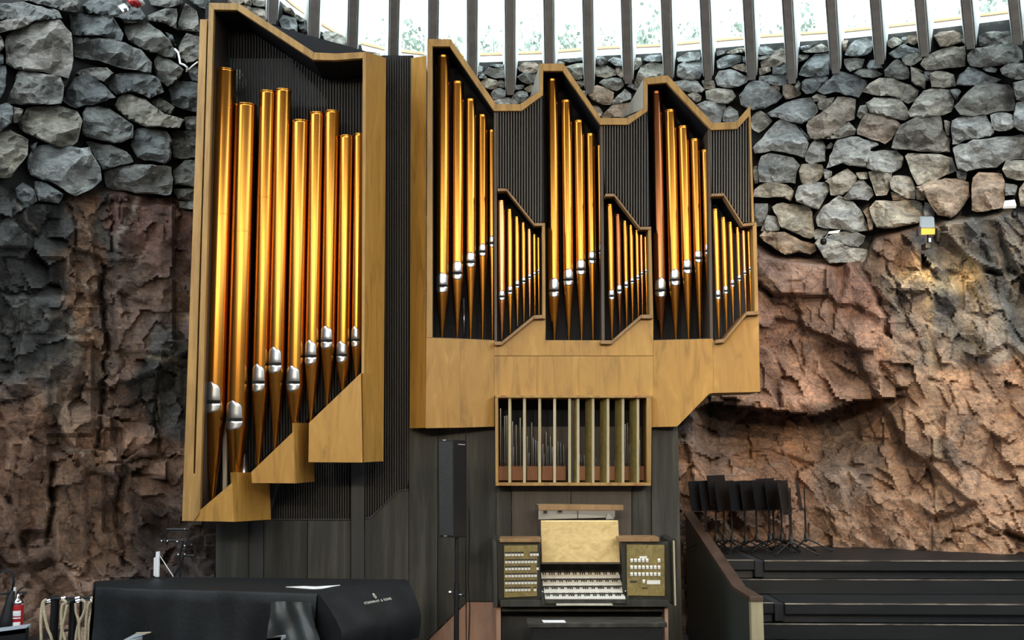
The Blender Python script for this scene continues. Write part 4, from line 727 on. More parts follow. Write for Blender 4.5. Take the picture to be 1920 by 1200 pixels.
for x0, x1 in ((935, 953), (959, 980), (988, 1009), (1016, 1037), (1043, 1061), (1084, 1101), (1114, 1129), (1142, 1157), (1169, 1185), (1197, 1208)):
    board(sb, 'rack_block', [(x0, 874), (x1, 874), (x1, 901), (x0, 901)], .12, 'walnut', fs, .20)
for cx, cy in ((268, 210), (305, 275), (323, 270), (370, 320), (402, 350), (438, 290), (498, 450), (537, 330), (550, 460), (570, 480), (587, 490), (630, 515), (660, 410), (675, 530), (697, 450), (712, 540), (760, 490), (785, 500), (810, 520), (945, 600), (962, 625), (985, 610), (1000, 630), (1085, 640), (1120, 650), (1212, 660), (1243, 655), (1330, 365), (1342, 345), (1360, 335), (1375, 520), (440, 560), (405, 530), (380, 540), (640, 600), (512, 590), (1465, 480)):
    x = 880 + cx / 4.571; y = 720 + cy / 4.571; Yp = YS + .26 + random.uniform(-.03, .03); r = (2.2 if cx < 700 else 1.7) / ppm(Yp)
    c = P(x, 874, Yp); zt = P(x, y, Yp).z
    MB().lathe(c, [(r * .5, c.z - .01), (r * .5, c.z + .02), (r, c.z + .05), (r, zt)], 10).build('tin_pipe', 'tin', sb, smooth='angle')
board(sb, 'box_back', [(928, 741), (1222, 741), (1222, 800), (928, 800)], .02, 'void', fs, .42, 0)
board(sb, 'box_back', [(928, 800), (1222, 800), (1222, 911), (928, 911)], .02, 'darkbrown', fs, .42, 0)
# ---------------------------------------------------------------- console
YC = 10.3; fc = lambda x: YC
co = empty('organ_console', P(1095, 1262, YC + .3), 'four manual organ console with stop tab panels and music desk', 'organ console')
co_p = lambda nm, p, dep, m, d=0, bv=.004: board(co, nm, p, dep, m, fc, d, bv)
co_p('side_cheek', [(923, 1012), (931, 1016), (933, 1139), (925, 1139)], .75, 'dark', -.02); co_p('side_cheek', [(1258, 1015), (1269, 1013), (1271, 1134), (1262, 1136)], .75, 'dark', -.02)
co_p('edge_strip', [(1262, 1014), (1265, 1014), (1268, 1136), (1265, 1136)], .04, 'palewood', -.05)
co_p('top_rail', [(936, 1010), (1014, 1010), (1014, 1017), (938, 1017)], .3, 'trim', .02); co_p('top_rail', [(1160, 1008), (1236, 1008), (1236, 1016), (1160, 1016)], .3, 'trim', .02)
co_p('frame_panel', [(931, 1017), (1012, 1017), (1014, 1130), (934, 1132)], .05, 'dark', .06); co_p('frame_panel', [(1165, 1016), (1258, 1016), (1260, 1130), (1168, 1130)], .05, 'dark', .06)
co_p('lower_rail', [(938, 1125), (1254, 1125), (1256, 1138), (938, 1138)], .5, 'dark', -.03)
co_p('knee_rail', [(940, 1139.5), (1245, 1139.5), (1245, 1147), (940, 1147)], .3, 'dark', .1)
co_p('knee_panel', [(940, 1147), (1246, 1147), (1247, 1260), (940, 1260)], .03, 'post', .35)
co_p('leg_panel', [(930, 1139), (939, 1139), (939, 1260), (931, 1260)], .6, 'pinkwood', .05); co_p('leg_panel', [(1246, 1136), (1253, 1136), (1254, 1260), (1247, 1260)], .6, 'pinkwood', .05)
lp = co_p('stop_panel', [(945, 1023), (1008, 1022), (1007, 1118), (945, 1121)], .03, 'burl', .035)
rp = co_p('stop_panel', [(1175, 1021), (1246, 1022), (1247, 1118), (1176, 1117)], .03, 'burl', .035)
tm = MB(); k = 1 / ppm(YC)
tm.prism([(-2.4 * k, 0, -3.0 * k), (2.4 * k, 0, -3.0 * k), (2.4 * k, -.004, 1.0 * k), (2.4 * k, .01, 3.4 * k), (-2.4 * k, .01, 3.4 * k), (-2.4 * k, -.004, 1.0 * k)], (0, .012, 0))
def tab_mesh(mb, name, mat):
    me = bpy.data.meshes.new(name); me.from_pydata([tuple(v) for v in mb.v], [], mb.f)
    bm = bmesh.new(); bm.from_mesh(me); bmesh.ops.recalc_face_normals(bm, faces=bm.faces); bm.to_mesh(me); bm.free(); me.materials.append(M[mat]); return me
tabme = tab_mesh(tm, 'stop_tab', 'ivory')
tb = MB().prism([(-2.4 * k, -.002, 1.2 * k), (2.4 * k, -.002, 1.2 * k), (2.4 * k, .004, 4.0 * k), (-2.4 * k, .004, 4.0 * k)], (0, .012, 0)); tabtop = tab_mesh(tb, 'tab_top', 'ebony')
def put(me, name, par, px, py, d):
    o = bpy.data.objects.new(name, me); COL.objects.link(o); o.parent = par; o.location = P(px, py, YC + d) - ORG[co.name]; return o
for ry, xs_ in ((514, [298, 322, 348, 374, 400, 426, 498, 523, 547]), (572, [298 + 26 * i for i in range(10)]), (627, [298 + 26 * i for i in range(8)] + [549]), (684, [298 + 26 * i for i in range(10)]), (741, [298 + 26 * i for i in range(10)]), (797, [298 + 26 * i for i in range(8)] + [528])):
    for i, cx in enumerate(xs_):
        px = 880 + cx / 4.286; py = 920 + ry / 4.286 - (cx - 298) / 4.286 * .012
        put(tabme, 'stop_tab', lp, px, py, .02); put(tabtop, 'tab_hinge', lp, px, py - .6, .018)
for ry, xs_ in ((562, [1305, 1336, 1367, 1398, 1429, 1525]), (617, [1305 + 31.5 * i for i in range(8)]), (673, [1305 + 31.5 * i for i in range(8)]), (730, [1403])):
    for cx in xs_: put(tabme, 'stop_tab', rp, 880 + cx / 4.286, 920 + ry / 4.286, .02)
for p in ([(1199, 1043), (1213, 1043), (1213, 1047), (1199, 1047)], [(1213, 1088), (1238, 1088), (1238, 1095.5), (1213, 1095.5)]): board(rp, 'name_plate', p, .006, 'ivory', fc, .028, 0)
for p in ([(1181, 1089), (1194, 1089), (1194, 1092), (1181, 1092)], [(1203, 1101.5), (1215, 1101.5), (1215, 1103), (1203, 1103)]): board(rp, 'control_strip', p, .006, 'post', fc, .028, 0)
# manuals: key slips, ivory naturals and ebony sharps (keys too fine to part)
co_p('key_back', [(1014, 1056), (1164, 1056), (1165, 1078), (1014, 1078)], .05, 'dark', .40)
for i, (x0, x1, y) in enumerate(((1015, 1162.5, 1081), (1017.5, 1166, 1094.5), (1020, 1169.5, 1108), (1022, 1173, 1121.5))):
    Yk = YC + .28 - i * .105; kb = P(x0, y, Yk); ke = P(x1, y, Yk)
    z = kb.z; mn = MB().box((kb.x - .01, Yk + .004, z - .055), (ke.x + .01, Yk + .16, z - .018)).build('manual', 'ebony', co)
    nk = 36; w = (ke.x - kb.x) / nk; kk = MB(); bk_ = MB(); ed = MB()
    for j in range(nk):
        kk.prism([(kb.x + j * w + .0008, Yk, z - .02), (kb.x + (j + 1) * w - .0008, Yk, z - .02), (kb.x + (j + 1) * w - .0008, Yk, z), (kb.x + j * w + .0008, Yk, z)], (0, .145, .028))
        if j % 7 not in (2, 6): bk_.prism([(kb.x + (j + 1) * w - .005, Yk + .05, z + .01), (kb.x + (j + 1) * w + .005, Yk + .05, z + .01), (kb.x + (j + 1) * w + .004, Yk + .05, z + .026), (kb.x + (j + 1) * w - .004, Yk + .05, z + .026)], (0, .09, .018))
    kk.build('natural_keys', 'ivory', mn)['kind'] = 'stuff'; bk_.build('sharp_keys', 'ebony', mn)['kind'] = 'stuff'
    for xx in (kb.x - .018, ke.x + .018): MB().box((xx - .014, Yk - .01, z - .06), (xx + .014, Yk + .16, z + .012)).build('key_cheek', 'post', mn)
    for j, xx in ((0, kb.x - .018), (1, ke.x + .018)):
        if i == 2: MB().lathe((xx, Yk - .012), [(.006, z - .01), (.01, z - .004), (.006, z + .002)], 10).build('toe_stud', 'chrome', mn)
co_p('key_slip', [(1022, 1124), (1173, 1124), (1173, 1132), (1022, 1132)], .04, 'dark', -.06); co_p('pull_lip', [(1043, 1132), (1148, 1132), (1150, 1136), (1043, 1136)], .04, 'greywood', -.08)
dk = [P(1014, 977, YC + .34), P(1159, 977, YC + .34), P(1162.5, 1054, YC + .12), P(1016, 1054, YC + .12)]
MB().prism(dk, (0, .022, .006)).build('music_desk', 'deskwood', co, bevel=.003)
MB().prism([dk[3] + Vector((-.005, -.03, 0)), dk[2] + Vector((.005, -.03, 0)), dk[2] + Vector((.005, .02, 0)), dk[3] + Vector((-.005, .02, 0))], (0, 0, -.014)).build('desk_ledge', 'darkbrown', co)
for cx, cy in ((1465, 392), (1465, 415)): MB().lathe(P(880 + cx / 4.286, 920 + cy / 4.286, YC - .0), [(.004, P(0, 920 + cy / 4.286, YC).z - .008), (.010, P(0, 920 + cy / 4.286, YC).z), (.004, P(0, 920 + cy / 4.286, YC).z + .008)], 10).build('brass_knob', M['gold_edge'], co)
# lamp over the desk
la = empty('music_lamp', P(1088, 975, YC + .5), 'brown bar lamp with white reflector above the music desk', 'lamp')
board(la, 'lamp_bar', [(1006, 945), (1169, 947), (1169, 957), (1008, 957)], .09, 'trim', fc, .45)
board(la, 'end_cap', [(1004, 947), (1009, 946), (1010, 957), (1006, 957)], .08, 'post', fc, .44)
MB().prism([P(1009.5, 957.5, YC + .46), P(1153, 957.5, YC + .46), P(1153, 970, YC + .56), P(1009.5, 974, YC + .56)], (0, .012, .004)).build('reflector', 'white', la)
for p in ([(1019, 958), (1026, 958), (1026, 963), (1019, 963)], [(1046, 957.5), (1054, 957.5), (1054, 961), (1046, 961)], [(1082.5, 958), (1084, 958), (1084, 972), (1082.5, 972)]): board(la, 'clip', p, .02, 'black', fc, .44, 0)
MB().prism([P(1136, 974, YC + .50), P(1140, 962, YC + .47), P(1152, 973, YC + .50)], (0, .01, 0)).build('bracket', 'grey', la)
board(la, 'bracket_arm', [(1008, 957), (1012, 957), (1012, 1008), (1008, 1008)], .02, 'post', fc, .58)
ll = bpy.data.lights.new('desk_light', 'AREA'); ll.shape = 'RECTANGLE'; ll.size = .7; ll.size_y = .04; ll.energy = 2.0; ll.color = (1, .8, .5)
lo = bpy.data.objects.new('desk_light', ll); COL.objects.link(lo); lo.parent = la; lo.location = P(1088, 960, YC + .40) - ORG[la.name]; lo.rotation_euler = (math.radians(-12), 0, 0)
# ---------------------------------------------------------------- bench with a sheet of paper
YN = 9.75; fn = lambda x: YN
be = empty('organ_bench', Vector((P(1120, 1200, YN).x, YN + .17, 0)), 'dark wooden organ bench pushed up to the console', 'bench')
zb = P(1100, 1168.5, YN).z; xa, xb = P(988, 1170, YN).x, P(1251, 1170, YN).x
MB().box((xa, YN, zb - .04), (xb, YN + .34, zb)).build('seat', 'dark', be, bevel=.006)
MB().box((xa + .06, YN + .02, zb - .16), (xb - .05, YN + .05, zb - .04)).build('apron', 'stepwood', be)
MB().box((xa + .04, YN + .0, zb - .42), (xb - .04, YN + .03, zb - .165)).build('front_board', 'stepwood', be)
for xx in (xa + .04, xb - .07): MB().box((xx, YN + .03, 0), (xx + .03, YN + .31, zb - .04)).build('end_board', 'stepwood', be)
for px in (1022, 1210): board(be, 'slot', [(px, 1179), (px + 7, 1179), (px + 7, 1187), (px, 1187)], .005, 'slot', fn, .016, 0)
tag(MB().prism([PZ(1016, 1163.5, zb + .002), PZ(1058, 1163.5, zb + .002), PZ(1061, 1167.5, zb + .002), PZ(1019, 1167.5, zb + .002)], (0, 0, .004)).build('paper_sheet', 'paper'), 'white paper sheet lying on the organ bench', 'paper')

# ================================================================== THINGS IN FRONT OF THE ORGAN
# ---------------------------------------------------------------- grand piano under its cover
ZT = 1.05
corner = [PZ(180, 1101, ZT), PZ(595, 1113, ZT), PZ(762, 1086, ZT), PZ(489, 1083, ZT), PZ(310, 1082, ZT), PZ(178, 1089, ZT)]
gp = empty('grand_piano', Vector((-2.4, 9.1, 0)), 'grand piano hidden under a black fitted cover', 'piano')
FL, FR, BR, BM, BL2, BL = corner
tp = MB(); tp.prism([p for p in corner], (0, 0, -.03)); tp.build('cover_top', 'cover', gp, bevel=.015)
def drape(a, b, outs, n=40, fold=.02, seed=1, name='cover_side'):
    """cloth falling from the edge a-b; outs = [(outward, z)]"""
    rr = random.Random(seed); e = (b - a); L_ = e.length; e.normalize(); o = Vector((e.y, -e.x, 0)); ph = [rr.uniform(0, 6) for _ in range(5)]
    rows = []
    for q, (d, z) in enumerate(outs):
        row = []
        for i in range(n + 1):
            t = i / n; x = t * L_
            amp = fold * min(1, q / max(1, len(outs) * .6))
            w = amp * (math.sin(x * 5 + ph[0] + z * 3) + .7 * math.sin(x * 11 + ph[1] - z * 6) + .4 * math.sin(x * 23 + ph[2])) * .5
            p = a + e * x + o * (d + w); row.append(Vector((p.x, p.y, z)))
        rows.append(row)
    mb = MB(); mb.grid(rows); mb.grid([[p - o * .008 for p in r] for r in rows])
    return mb.build(name, 'cover', gp, smooth=True)
fall = [(0, ZT - .004), (.012, ZT - .02)] + [(.014 + .035 * k / 10, ZT - .02 - .075 * k) for k in range(1, 11)]
drape(FL, FR, fall, 60, .045, 3)
drape(BL, FL, fall, 12, .03, 4); drape(BR, BM, fall, 20, .02, 5); drape(BM, BL2, fall, 12, .02, 6); drape(BL2, BL, fall, 8, .02, 7)
# the keyboard end: slopes outwards over the keys, then drops
ed = (BR - FR); Ln = ed.length; ed.normalize(); on = Vector((ed.y, -ed.x, 0))
prof = [(0, ZT - .003), (.03, ZT - .015), (.08, ZT - .06), (.15, ZT - .13), (.21, ZT - .20), (.26, ZT - .27), (.275, ZT - .33), (.26, ZT - .42), (.22, ZT - .5)]
rows = []
for d, z in prof:
    row = []
    for i in range(25):
        t = i / 24; k = 1 - .35 * t; wv = .006 * math.sin(t * 17 + z * 9)
        p = FR + ed * (t * Ln) + on * (d * k + wv * (d > .05)); row.append(Vector((p.x, p.y, z)))
    rows.append(row)
mb = MB(); mb.grid(rows); mb.grid([[p - on * .008 for p in r] for r in rows]); mb.build('cover_end', 'cover', gp, smooth=True)
# end cheeks of that slope
for i, nm in ((0, 'cover_gusset'), (24, 'cover_gusset')):
    pts = [r[i] for r in rows]; base = FR if i == 0 else BR
    MB().prism(pts + [Vector((base.x, base.y, ZT - .5))], (ed * .006 * (1 if i == 0 else -1))).build(nm, 'cover', gp)
# loose satin flap at the front corner
sat = textured('satin_lining', [(.3, (.020, .025, .025)), (.7, (.042, .050, .048))], (5, 5, 5), 5, (.30, .42), .25, bscale=6, bdist=.03)
e2 = (FR - FL).normalized(); o2 = Vector((e2.y, -e2.x, 0)); rows = []
a0 = PZ(514, 1114, ZT)
wdt = (FR - a0).length
for q in range(13):
    z = ZT - .05 - q * .065; row = []
    for i in range(19):
        t = i / 18; x = t * (wdt + .10 * min(1, q / 5)); f = .03 * math.sin(t * 7 + q * .55) * min(1, q / 3) + .014 * math.sin(t * 15 - q * .9)
        p = a0 + e2 * x + o2 * (.055 + f + .006 * q); row.append(Vector((p.x, p.y, z)))
    rows.append(row)
mb = MB(); mb.grid(rows); mb.grid([[p - o2 * .006 for p in r] for r in rows]); mb.build('cover_flap', sat, gp, smooth=True)
for p in (FL.lerp(BR, .12), FR.lerp(FL, .2) + Vector((0, .2, 0)), BR.lerp(BM, .25) + Vector((0, -.2, 0))):
    MB().lathe(p, [(.03, 0), (.045, .04), (.03, .07), (.05, .12), (.07, .6), (.07, .62)], 14).build('leg', 'black', gp)
# lettering and emblem on the slope
up_s = (rows[0][0] - rows[0][0]); slope_dir = (Vector((on.x * -.13, on.y * -.13, .135))).normalized()
def on_slope(t, d):
    k = 1 - .35 * t; z = float(np.interp(d, [q[0] for q in prof[:7]], [q[1] for q in prof[:7]])); p = FR + ed * (t * Ln) + on * (d * k); return Vector((p.x, p.y, z))
def text_mesh(txt, size, origin, xd, yd, mat, name, parent):
    cu = bpy.data.curves.new(name, 'FONT'); cu.body = txt; cu.size = size; cu.extrude = .001; cu.align_x = 'CENTER'; cu.space_character = 1.25
    t = bpy.data.objects.new('tmp', cu); COL.objects.link(t); dg = bpy.context.evaluated_depsgraph_get(); me = bpy.data.meshes.new_from_object(t.evaluated_get(dg))
    bpy.data.objects.remove(t); me.materials.clear(); me.materials.append(M[mat]); zd = xd.cross(yd).normalized()
    root = parent
    m = Matrix((xd.normalized(), yd.normalized(), zd)).transposed().to_4x4(); m.translation = origin - ORG[root.name]
    me.transform(m); o = bpy.data.objects.new(name, me); COL.objects.link(o); o.parent = parent; return o
og = on_slope(.53, .155); zd = ed.cross(slope_dir).normalized()
M['logo'] = principled('logo_print', (.62, .60, .52), .5)
text_mesh('STEINWAY & SONS', .034, og + zd * .012, ed, slope_dir, 'logo', 'lettering', gp)
em = MB(); g0 = og + zd * .012 + slope_dir * .045
def lyre(pts): return [g0 + ed * x + slope_dir * y for x, y in pts]
for sg in (-1, 1):
    em.tube(lyre([(sg * .003, 0), (sg * .013, .010), (sg * .014, .022), (sg * .007, .036), (sg * .010, .046)]), .0022, 6)
em.tube(lyre([(0, .0), (0, .046)]), .0016, 6); em.tube(lyre([(-.010, .046), (.010, .046)]), .0018, 6); em.tube(lyre([(-.009, -.004), (.009, -.004)]), .002, 6)
em.build('emblem', 'logo', gp)
# papers on the lid
pp = MB(); z = ZT + .003
pp.prism([PZ(536, 1101, z), PZ(570, 1099.5, z), PZ(592, 1100.5, z), PZ(638, 1097.5, z), PZ(604, 1104, z), PZ(588, 1105, z)], (0, 0, .004))
tag(pp.build('sheet_music', 'paper'), 'open white sheet music lying on the covered piano', 'paper')
# ---------------------------------------------------------------- slim white panel and small stand behind the piano
wp = empty('upright_board', Vector((P(293, 1060, 10.0).x, 10.02, 0)), 'slim white upright panel standing behind the covered piano', 'board')
f10 = lambda x: 10.0
board(wp, 'tall_board', [(292, 1035), (298.5, 1034), (297.5, 1082), (290, 1082)], .03, 'white', f10, 0); board(wp, 'short_board', [(288, 1046), (292.5, 1045), (291, 1080), (287.5, 1080)], .03, 'white', f10, -.01)
c0 = P(294, 1082, 10.01); MB().box((c0.x - .015, 10.0, 0), (c0.x + .015, 10.03, c0.z)).build('post', 'black', wp)
MB().tube([P(299, 1041, 10.02), P(325, 1081, 10.02)], .004, 6).build('brace', 'white', wp)
st = empty('folding_stand', Vector((P(338, 1080, 10.15).x, 10.15, 0)), 'folded black metal stand with chrome screws behind the piano', 'stand')
for a, b in (((338, 1082), (337, 1040)), ((337, 1062), (352, 1022)), ((337, 1062), (326, 1080)), ((364, 1022), (365, 1042)), ((365, 1042), (345, 1042)), ((312, 993), (352, 993)), ((300, 1014), (344, 1014)), ((312, 993), (311, 1014)), ((352, 993), (354, 1022)), ((338, 1040), (344, 1014)), ((338, 1290), (338, 1082))):
    MB().tube([P(*a, 10.15), P(*b, 10.15)], .011, 6).build('rod', 'blackmetal', st)
for px, py in ((347, 991), (304, 1013), (315, 1013), (333, 1014), (347, 1022), (359, 1021), (335, 1038.5), (347, 1038)):
    c = P(px, py, 10.12); MB().lathe(c, [(.006, c.z - .008), (.012, c.z - .002), (.008, c.z + .007)], 8).build('screw', 'chrome', st)
# ---------------------------------------------------------------- loudspeaker on its stand
YP = 9.9
sp = empty('column_loudspeaker', Vector((P(848, 1000, YP).x, YP + .12, P(848, 1007, YP).z)), 'tall black column loudspeaker on a pole beside the console', 'loudspeaker')
MB().loft([P(821, 824, YP + .04), P(850, 824, YP), P(851, 1008, YP), P(823, 1007, YP + .04)], [P(826, 824, YP + .24), P(873, 825, YP + .16), P(875, 1007, YP + .16), P(828, 1007, YP + .24)]).build('cabinet', 'black', sp, bevel=.006)
MB().prism([P(823, 828, YP + .032), P(849, 828, YP - .006), P(850, 1004, YP - .006), P(824.5, 1003, YP + .032)], (-.002, -.006, 0)).build('grille', textured('speaker_mesh', [(.3, (.008, .01, .012)), (.7, (.02, .022, .025))], (80, 80, 80), 2, (.4, .6), .2), sp)
board(sp, 'badge', [(832, 1004), (838, 1004), (838, 1006), (832, 1006)], .004, 'silver', lambda x: YP + .005, 0, 0); board(sp, 'badge', [(830, 824.5), (836, 824.5), (836, 826), (830, 826)], .004, 'silver', lambda x: YP + .005, 0, 0)
board(sp, 'handle_slot', [(854, 832), (872, 833), (872, 834.5), (854, 833.5)], .01, 'grey', lambda x: YP + .06, 0, 0)
ss = empty('speaker_stand', Vector((P(856, 1150, YP).x, YP + .1, 0)), 'black tripod pole under the column loudspeaker', 'stand')
xs0 = P(856, 1100, YP + .1).x; zt = P(856, 1007, YP + .1).z
MB().tube([(xs0, YP + .1, .3), (xs0, YP + .1, 1.0)], .024, 14).build('outer_tube', 'blackmetal', ss, smooth='angle'); MB().tube([(xs0, YP + .1, .95), (xs0, YP + .1, zt)], .017, 14).build('inner_tube', 'blackmetal', ss, smooth='angle')
zk = P(856, 1112, YP + .1).z
MB().tube([(xs0, YP + .1, zk - .04), (xs0, YP + .1, zk + .03)], .03, 14).build('collar', 'black', ss)
for sg, dz in ((-1, .01), (1, -.012)):
    MB().tube([(xs0 + sg * .02, YP + .09, zk + dz), (xs0 + sg * .055, YP + .08, zk + dz)], .006, 8).build('knob_stem', 'chrome', ss); MB().tube([(xs0 + sg * .05, YP + .08, zk + dz), (xs0 + sg * .072, YP + .075, zk + dz)], .014, 10).build('knob', 'black' if sg > 0 else 'chrome', ss)
for k in range(3):
    a = k * 2.094 + .5; MB().tube([(xs0, YP + .1, .42), (xs0 + .42 * math.cos(a), YP + .1 + .42 * math.sin(a), .02)], .013, 8).build('leg', 'blackmetal', ss)
cb = [P(877, 949, YP + .14), P(880, 957, YP + .15), P(880, 1010, YP + .2), P(878, 1090, YP + .25), P(881, 1140, YP + .28), P(879, 1200, YP + .3), P(879, 1270, YP + .3)]
tag(MB().tube(cb, .006, 6).build('speaker_cable', 'black', smooth=True), 'thin black cable hanging down beside the speaker stand', 'cable')
# ---------------------------------------------------------------- choir steps, parapet and music stands
XL = 2.16; XR = 6.3; riser = [(1.08, 11.1, 12.75), (.75, 10.4, 11.1), (.42, 9.7, 10.4), (.10, 9.0, 9.7)]
cs = empty('choir_steps', Vector((4.4, 10.5, 0)), 'broad black wooden choir steps in front of the rock wall', 'steps')
for q, (z, y0, y1) in enumerate(riser):
    sk = .055 * (XR - XL) * -1      # the steps run very slightly towards the viewer on the right
    def slab(x0, x1, ya, yb, z0, z1, nm, mat='stepwood', bv=.006):
        f = lambda x: -(x - XL) * .05
        MB().prism([(x0, ya + f(x0), z0), (x1, ya + f(x1), z0), (x1, ya + f(x1), z1), (x0, ya + f(x0), z1)], (0, yb - ya, 0)).build(nm, mat, cs, bevel=bv)
    xe = XL + (.40 if q == 0 else .42)
    slab(xe, XR, y0, y1 + .1, z - .10, z, 'tread')
    slab(XL, xe - .09, y0 + .05, y1 + .1, z - .10, z, 'tread')
    slab(xe, XR, y0 - .004, y0 + .01, z - .008, z + .003, 'nosing', 'worn', 0); slab(XL, xe - .09, y0 + .046, y0 + .06, z - .006, z + .003, 'nosing', 'worn', 0)
    if z > .3: slab(XL, XR, y0 - .024, y0 - .012, z - .191, z - .182, 'nosing', 'worn', 0)
    slab(xe - .09, xe, y0 + .03, y1 + .1, z - .17, z - .006, 'end_block', 'void')
    slab(xe, XR, y0 + .10, y0 + .14, z - .19, z - .10, 'recess_board', 'post'); slab(XL, xe - .09, y0 + .12, y0 + .16, z - .19, z - .10, 'recess_board', 'post')
    if z > .3: slab(XL, XR, y0 - .02, y0 + .05, z - .33, z - .185, 'riser'); slab(XL, XR, y0 + .0, y1, z - .30, z - .195, 'bearer', 'post', 0)
    else: slab(XL, XR, y0, y1, 0, z - .1, 'bearer', 'post', 0)
MB().prism([P(1500, 1024, 12.72), P(1960, 1033, 12.2), P(1960, 1037, 12.2), P(1500, 1028, 12.72)], (0, .06, 0)).build('back_strip', 'post', cs)
pa = empty('parapet', Vector((2.08, 11, 0)), 'dark side parapet of the choir steps with a sloping brown cap', 'parapet')
X0, X1 = 2.05, 2.15
pr = [(9.42, 0), (9.42, .905), (10.1, .905), (12.85, 1.42), (12.85, 0)]
gp_mat = textured('dark_green_panel', [(.3, (.022, .028, .026)), (.55, (.045, .055, .047)), (.8, (.09, .10, .08))], (6, 2.0, .5), 6, (.35, .5), .04)
MB().prism([(X0, y, z) for y, z in [(9.5, 0), (9.5, .905), (10.1, .905), (12.85, 1.42), (12.85, 0)]], (X1 - X0, 0, 0)).build('side_panel', gp_mat, pa)
MB().prism([(X0 - .015, 9.40, .905), (X0 - .015, 10.1, .905), (X0 - .015, 12.88, 1.425), (X0 - .015, 12.88, 1.465), (X0 - .015, 10.1, .945), (X0 - .015, 9.40, .945)], (X1 - X0 + .02, 0, 0)).build('cap', 'capwood', pa, bevel=.004)
MB().box((X0 - .002, 9.42, 0), (X1 + .004, 9.5, .904)).build('end_post', 'palewood', pa, bevel=.004)
def music_stand(px, Y, yaw, lean, lab, zoff=0.0, f0=0.0):
    Zp = 1.08; x = P(px, 1003, Y).x; o = empty('music_stand', Vector((x, Y, Zp)), lab, 'music stand', 'music stands parked on the choir steps')
    B = Vector((x, Y, Zp))
    MB().tube([B + Vector((0, 0, .1)), B + Vector((0, 0, .45))], .011, 8).build('lower_tube', 'blackmetal', o); MB().tube([B + Vector((0, 0, .4)), B + Vector((lean, 0, .70 + zoff))], .008, 8).build('upper_tube', 'blackmetal', o)
    MB().lathe(B, [(.012, Zp + .10), (.026, Zp + .115), (.022, Zp + .17), (.012, Zp + .20)], 10).build('hub', 'black', o); MB().lathe((B.x + .012, B.y - .02), [(.004, Zp + .13), (.006, Zp + .15), (.004, Zp + .18)], 8).build('clip', 'chrome', o)
    for k in range(3):
        a = f0 + k * 2.094; d = Vector((math.cos(a), math.sin(a), 0)); MB().tube([B + d * .02 + Vector((0, 0, .13)), B + d * .27 + Vector((0, 0, .012))], .008, 6).build('leg', 'blackmetal', o); MB().tube([B + d * .262 + Vector((0, 0, .014)), B + d * .285 + Vector((0, 0, .012))], .012, 6).build('rubber_foot', 'black', o)
    u = Vector((math.cos(yaw), math.sin(yaw), 0)); nrm = Vector((u.y, -u.x, 0)); t = Vector((nrm.x * -.12, nrm.y * -.12, 1)).normalized()
    C = B + Vector((lean - .07, .02, .455 + zoff)) + nrm * .03
    MB().prism([C - u * .24, C + u * .24, C + u * .24 + t * .325, C - u * .24 + t * .325], nrm * .006).build('desk', 'blackmetal', o)
    MB().prism([C - u * .24, C + u * .24, C + u * .24 + nrm * .05, C - u * .24 + nrm * .05], (0, 0, .006)).build('desk_ledge', 'blackmetal', o)
    MB().tube([C + t * .17 - nrm * .03, C + t * .17 - nrm * .001], .02, 8).build('tilt_joint', 'blackmetal', o)
MS = ['first black music stand beside the sloping parapet cap', 'second black music stand from the parapet', 'third black music stand from the parapet', 'fourth black music stand from the parapet', 'fifth black music stand from the parapet', 'sixth black music stand, mid row on the choir steps', 'seventh black music stand counted from the parapet', 'eighth black music stand counted from the parapet', 'fourth black music stand from the bare rock end of the row', 'third black music stand from the bare rock end of the row', 'black music stand pulled forward near the end of the row', 'last black music stand with its pole standing clear of the row']
for i, (px, Y, yaw, f0, zo) in enumerate(((1324, 12.0, .95, .3, 0), (1343, 12.05, .95, .9, .0), (1358, 12.1, .97, 1.4, .06), (1373, 12.0, .95, .2, .0), (1398, 11.95, .95, -.5, 0), (1419, 12.05, .97, .7, 0), (1443, 12.0, .95, -.5, 0), (1451, 12.2, .92, .4, .02), (1466, 12.1, .95, 1.0, 0), (1484, 12.05, 1.1, .2, 0), (1482, 11.66, 1.2, -.35, -.02), (1511, 12.1, 1.25, -.4, 0))):
    music_stand(px, Y, yaw, 0, MS[i], zo, f0)
# ---------------------------------------------------------------- lamps and fittings on the rock
def flood(px, py, Y, lab, lit, yaw=0):
    k = 1 / ppm(Y); c = P(px, py, Y); o = empty('wall_floodlight', c + Vector((0, .12, -.25)), lab, 'lamp', 'floodlights on the rock wall')
    return c, o, k
c, o, k = flood(1740, 424, 12.25, 'square floodlight with glowing yellow face on the rock wall', True)
MB().prism([P(1728, 408, 12.32), P(1752, 408, 12.32), P(1753, 427, 12.10), P(1728, 427, 12.10)], (0, .06, .03)).build('housing', 'grey', o, bevel=.004)
MB().prism([P(1728, 428, 12.10), P(1753, 428, 12.10), P(1753, 439, 12.16), P(1728, 440, 12.16)], (0, .015, .002)).build('lit_face', 'lampglow', o)
MB().tube([P(1739.5, 440, 12.2), P(1740, 456, 12.3)], .009, 6).build('stem', 'black', o)
board(o, 'mount', [(1736, 455), (1745, 455), (1745, 465), (1736, 465)], .15, 'black', lambda x: 12.25, 0)
board(o, 'plate', [(1738, 446), (1746, 446), (1746, 454), (1738, 454)], .02, 'silver', lambda x: 12.33, 0)
spot('wall_lamp_light', P(1740, 446, 12.0), P(1755, 560, 12.4), 55, 120, (1, .80, .42), .8, .05)
c, o, k = flood(1893, 383, 12.0, 'small white topped floodlight on a black bracket at the far right of the wall', False)
MB().prism([P(1884, 376, 12.05), P(1903, 374, 12.05), P(1906, 385, 11.92), P(1881, 386, 11.92)], (0, .02, -.03)).build('housing', 'white', o, bevel=.004)
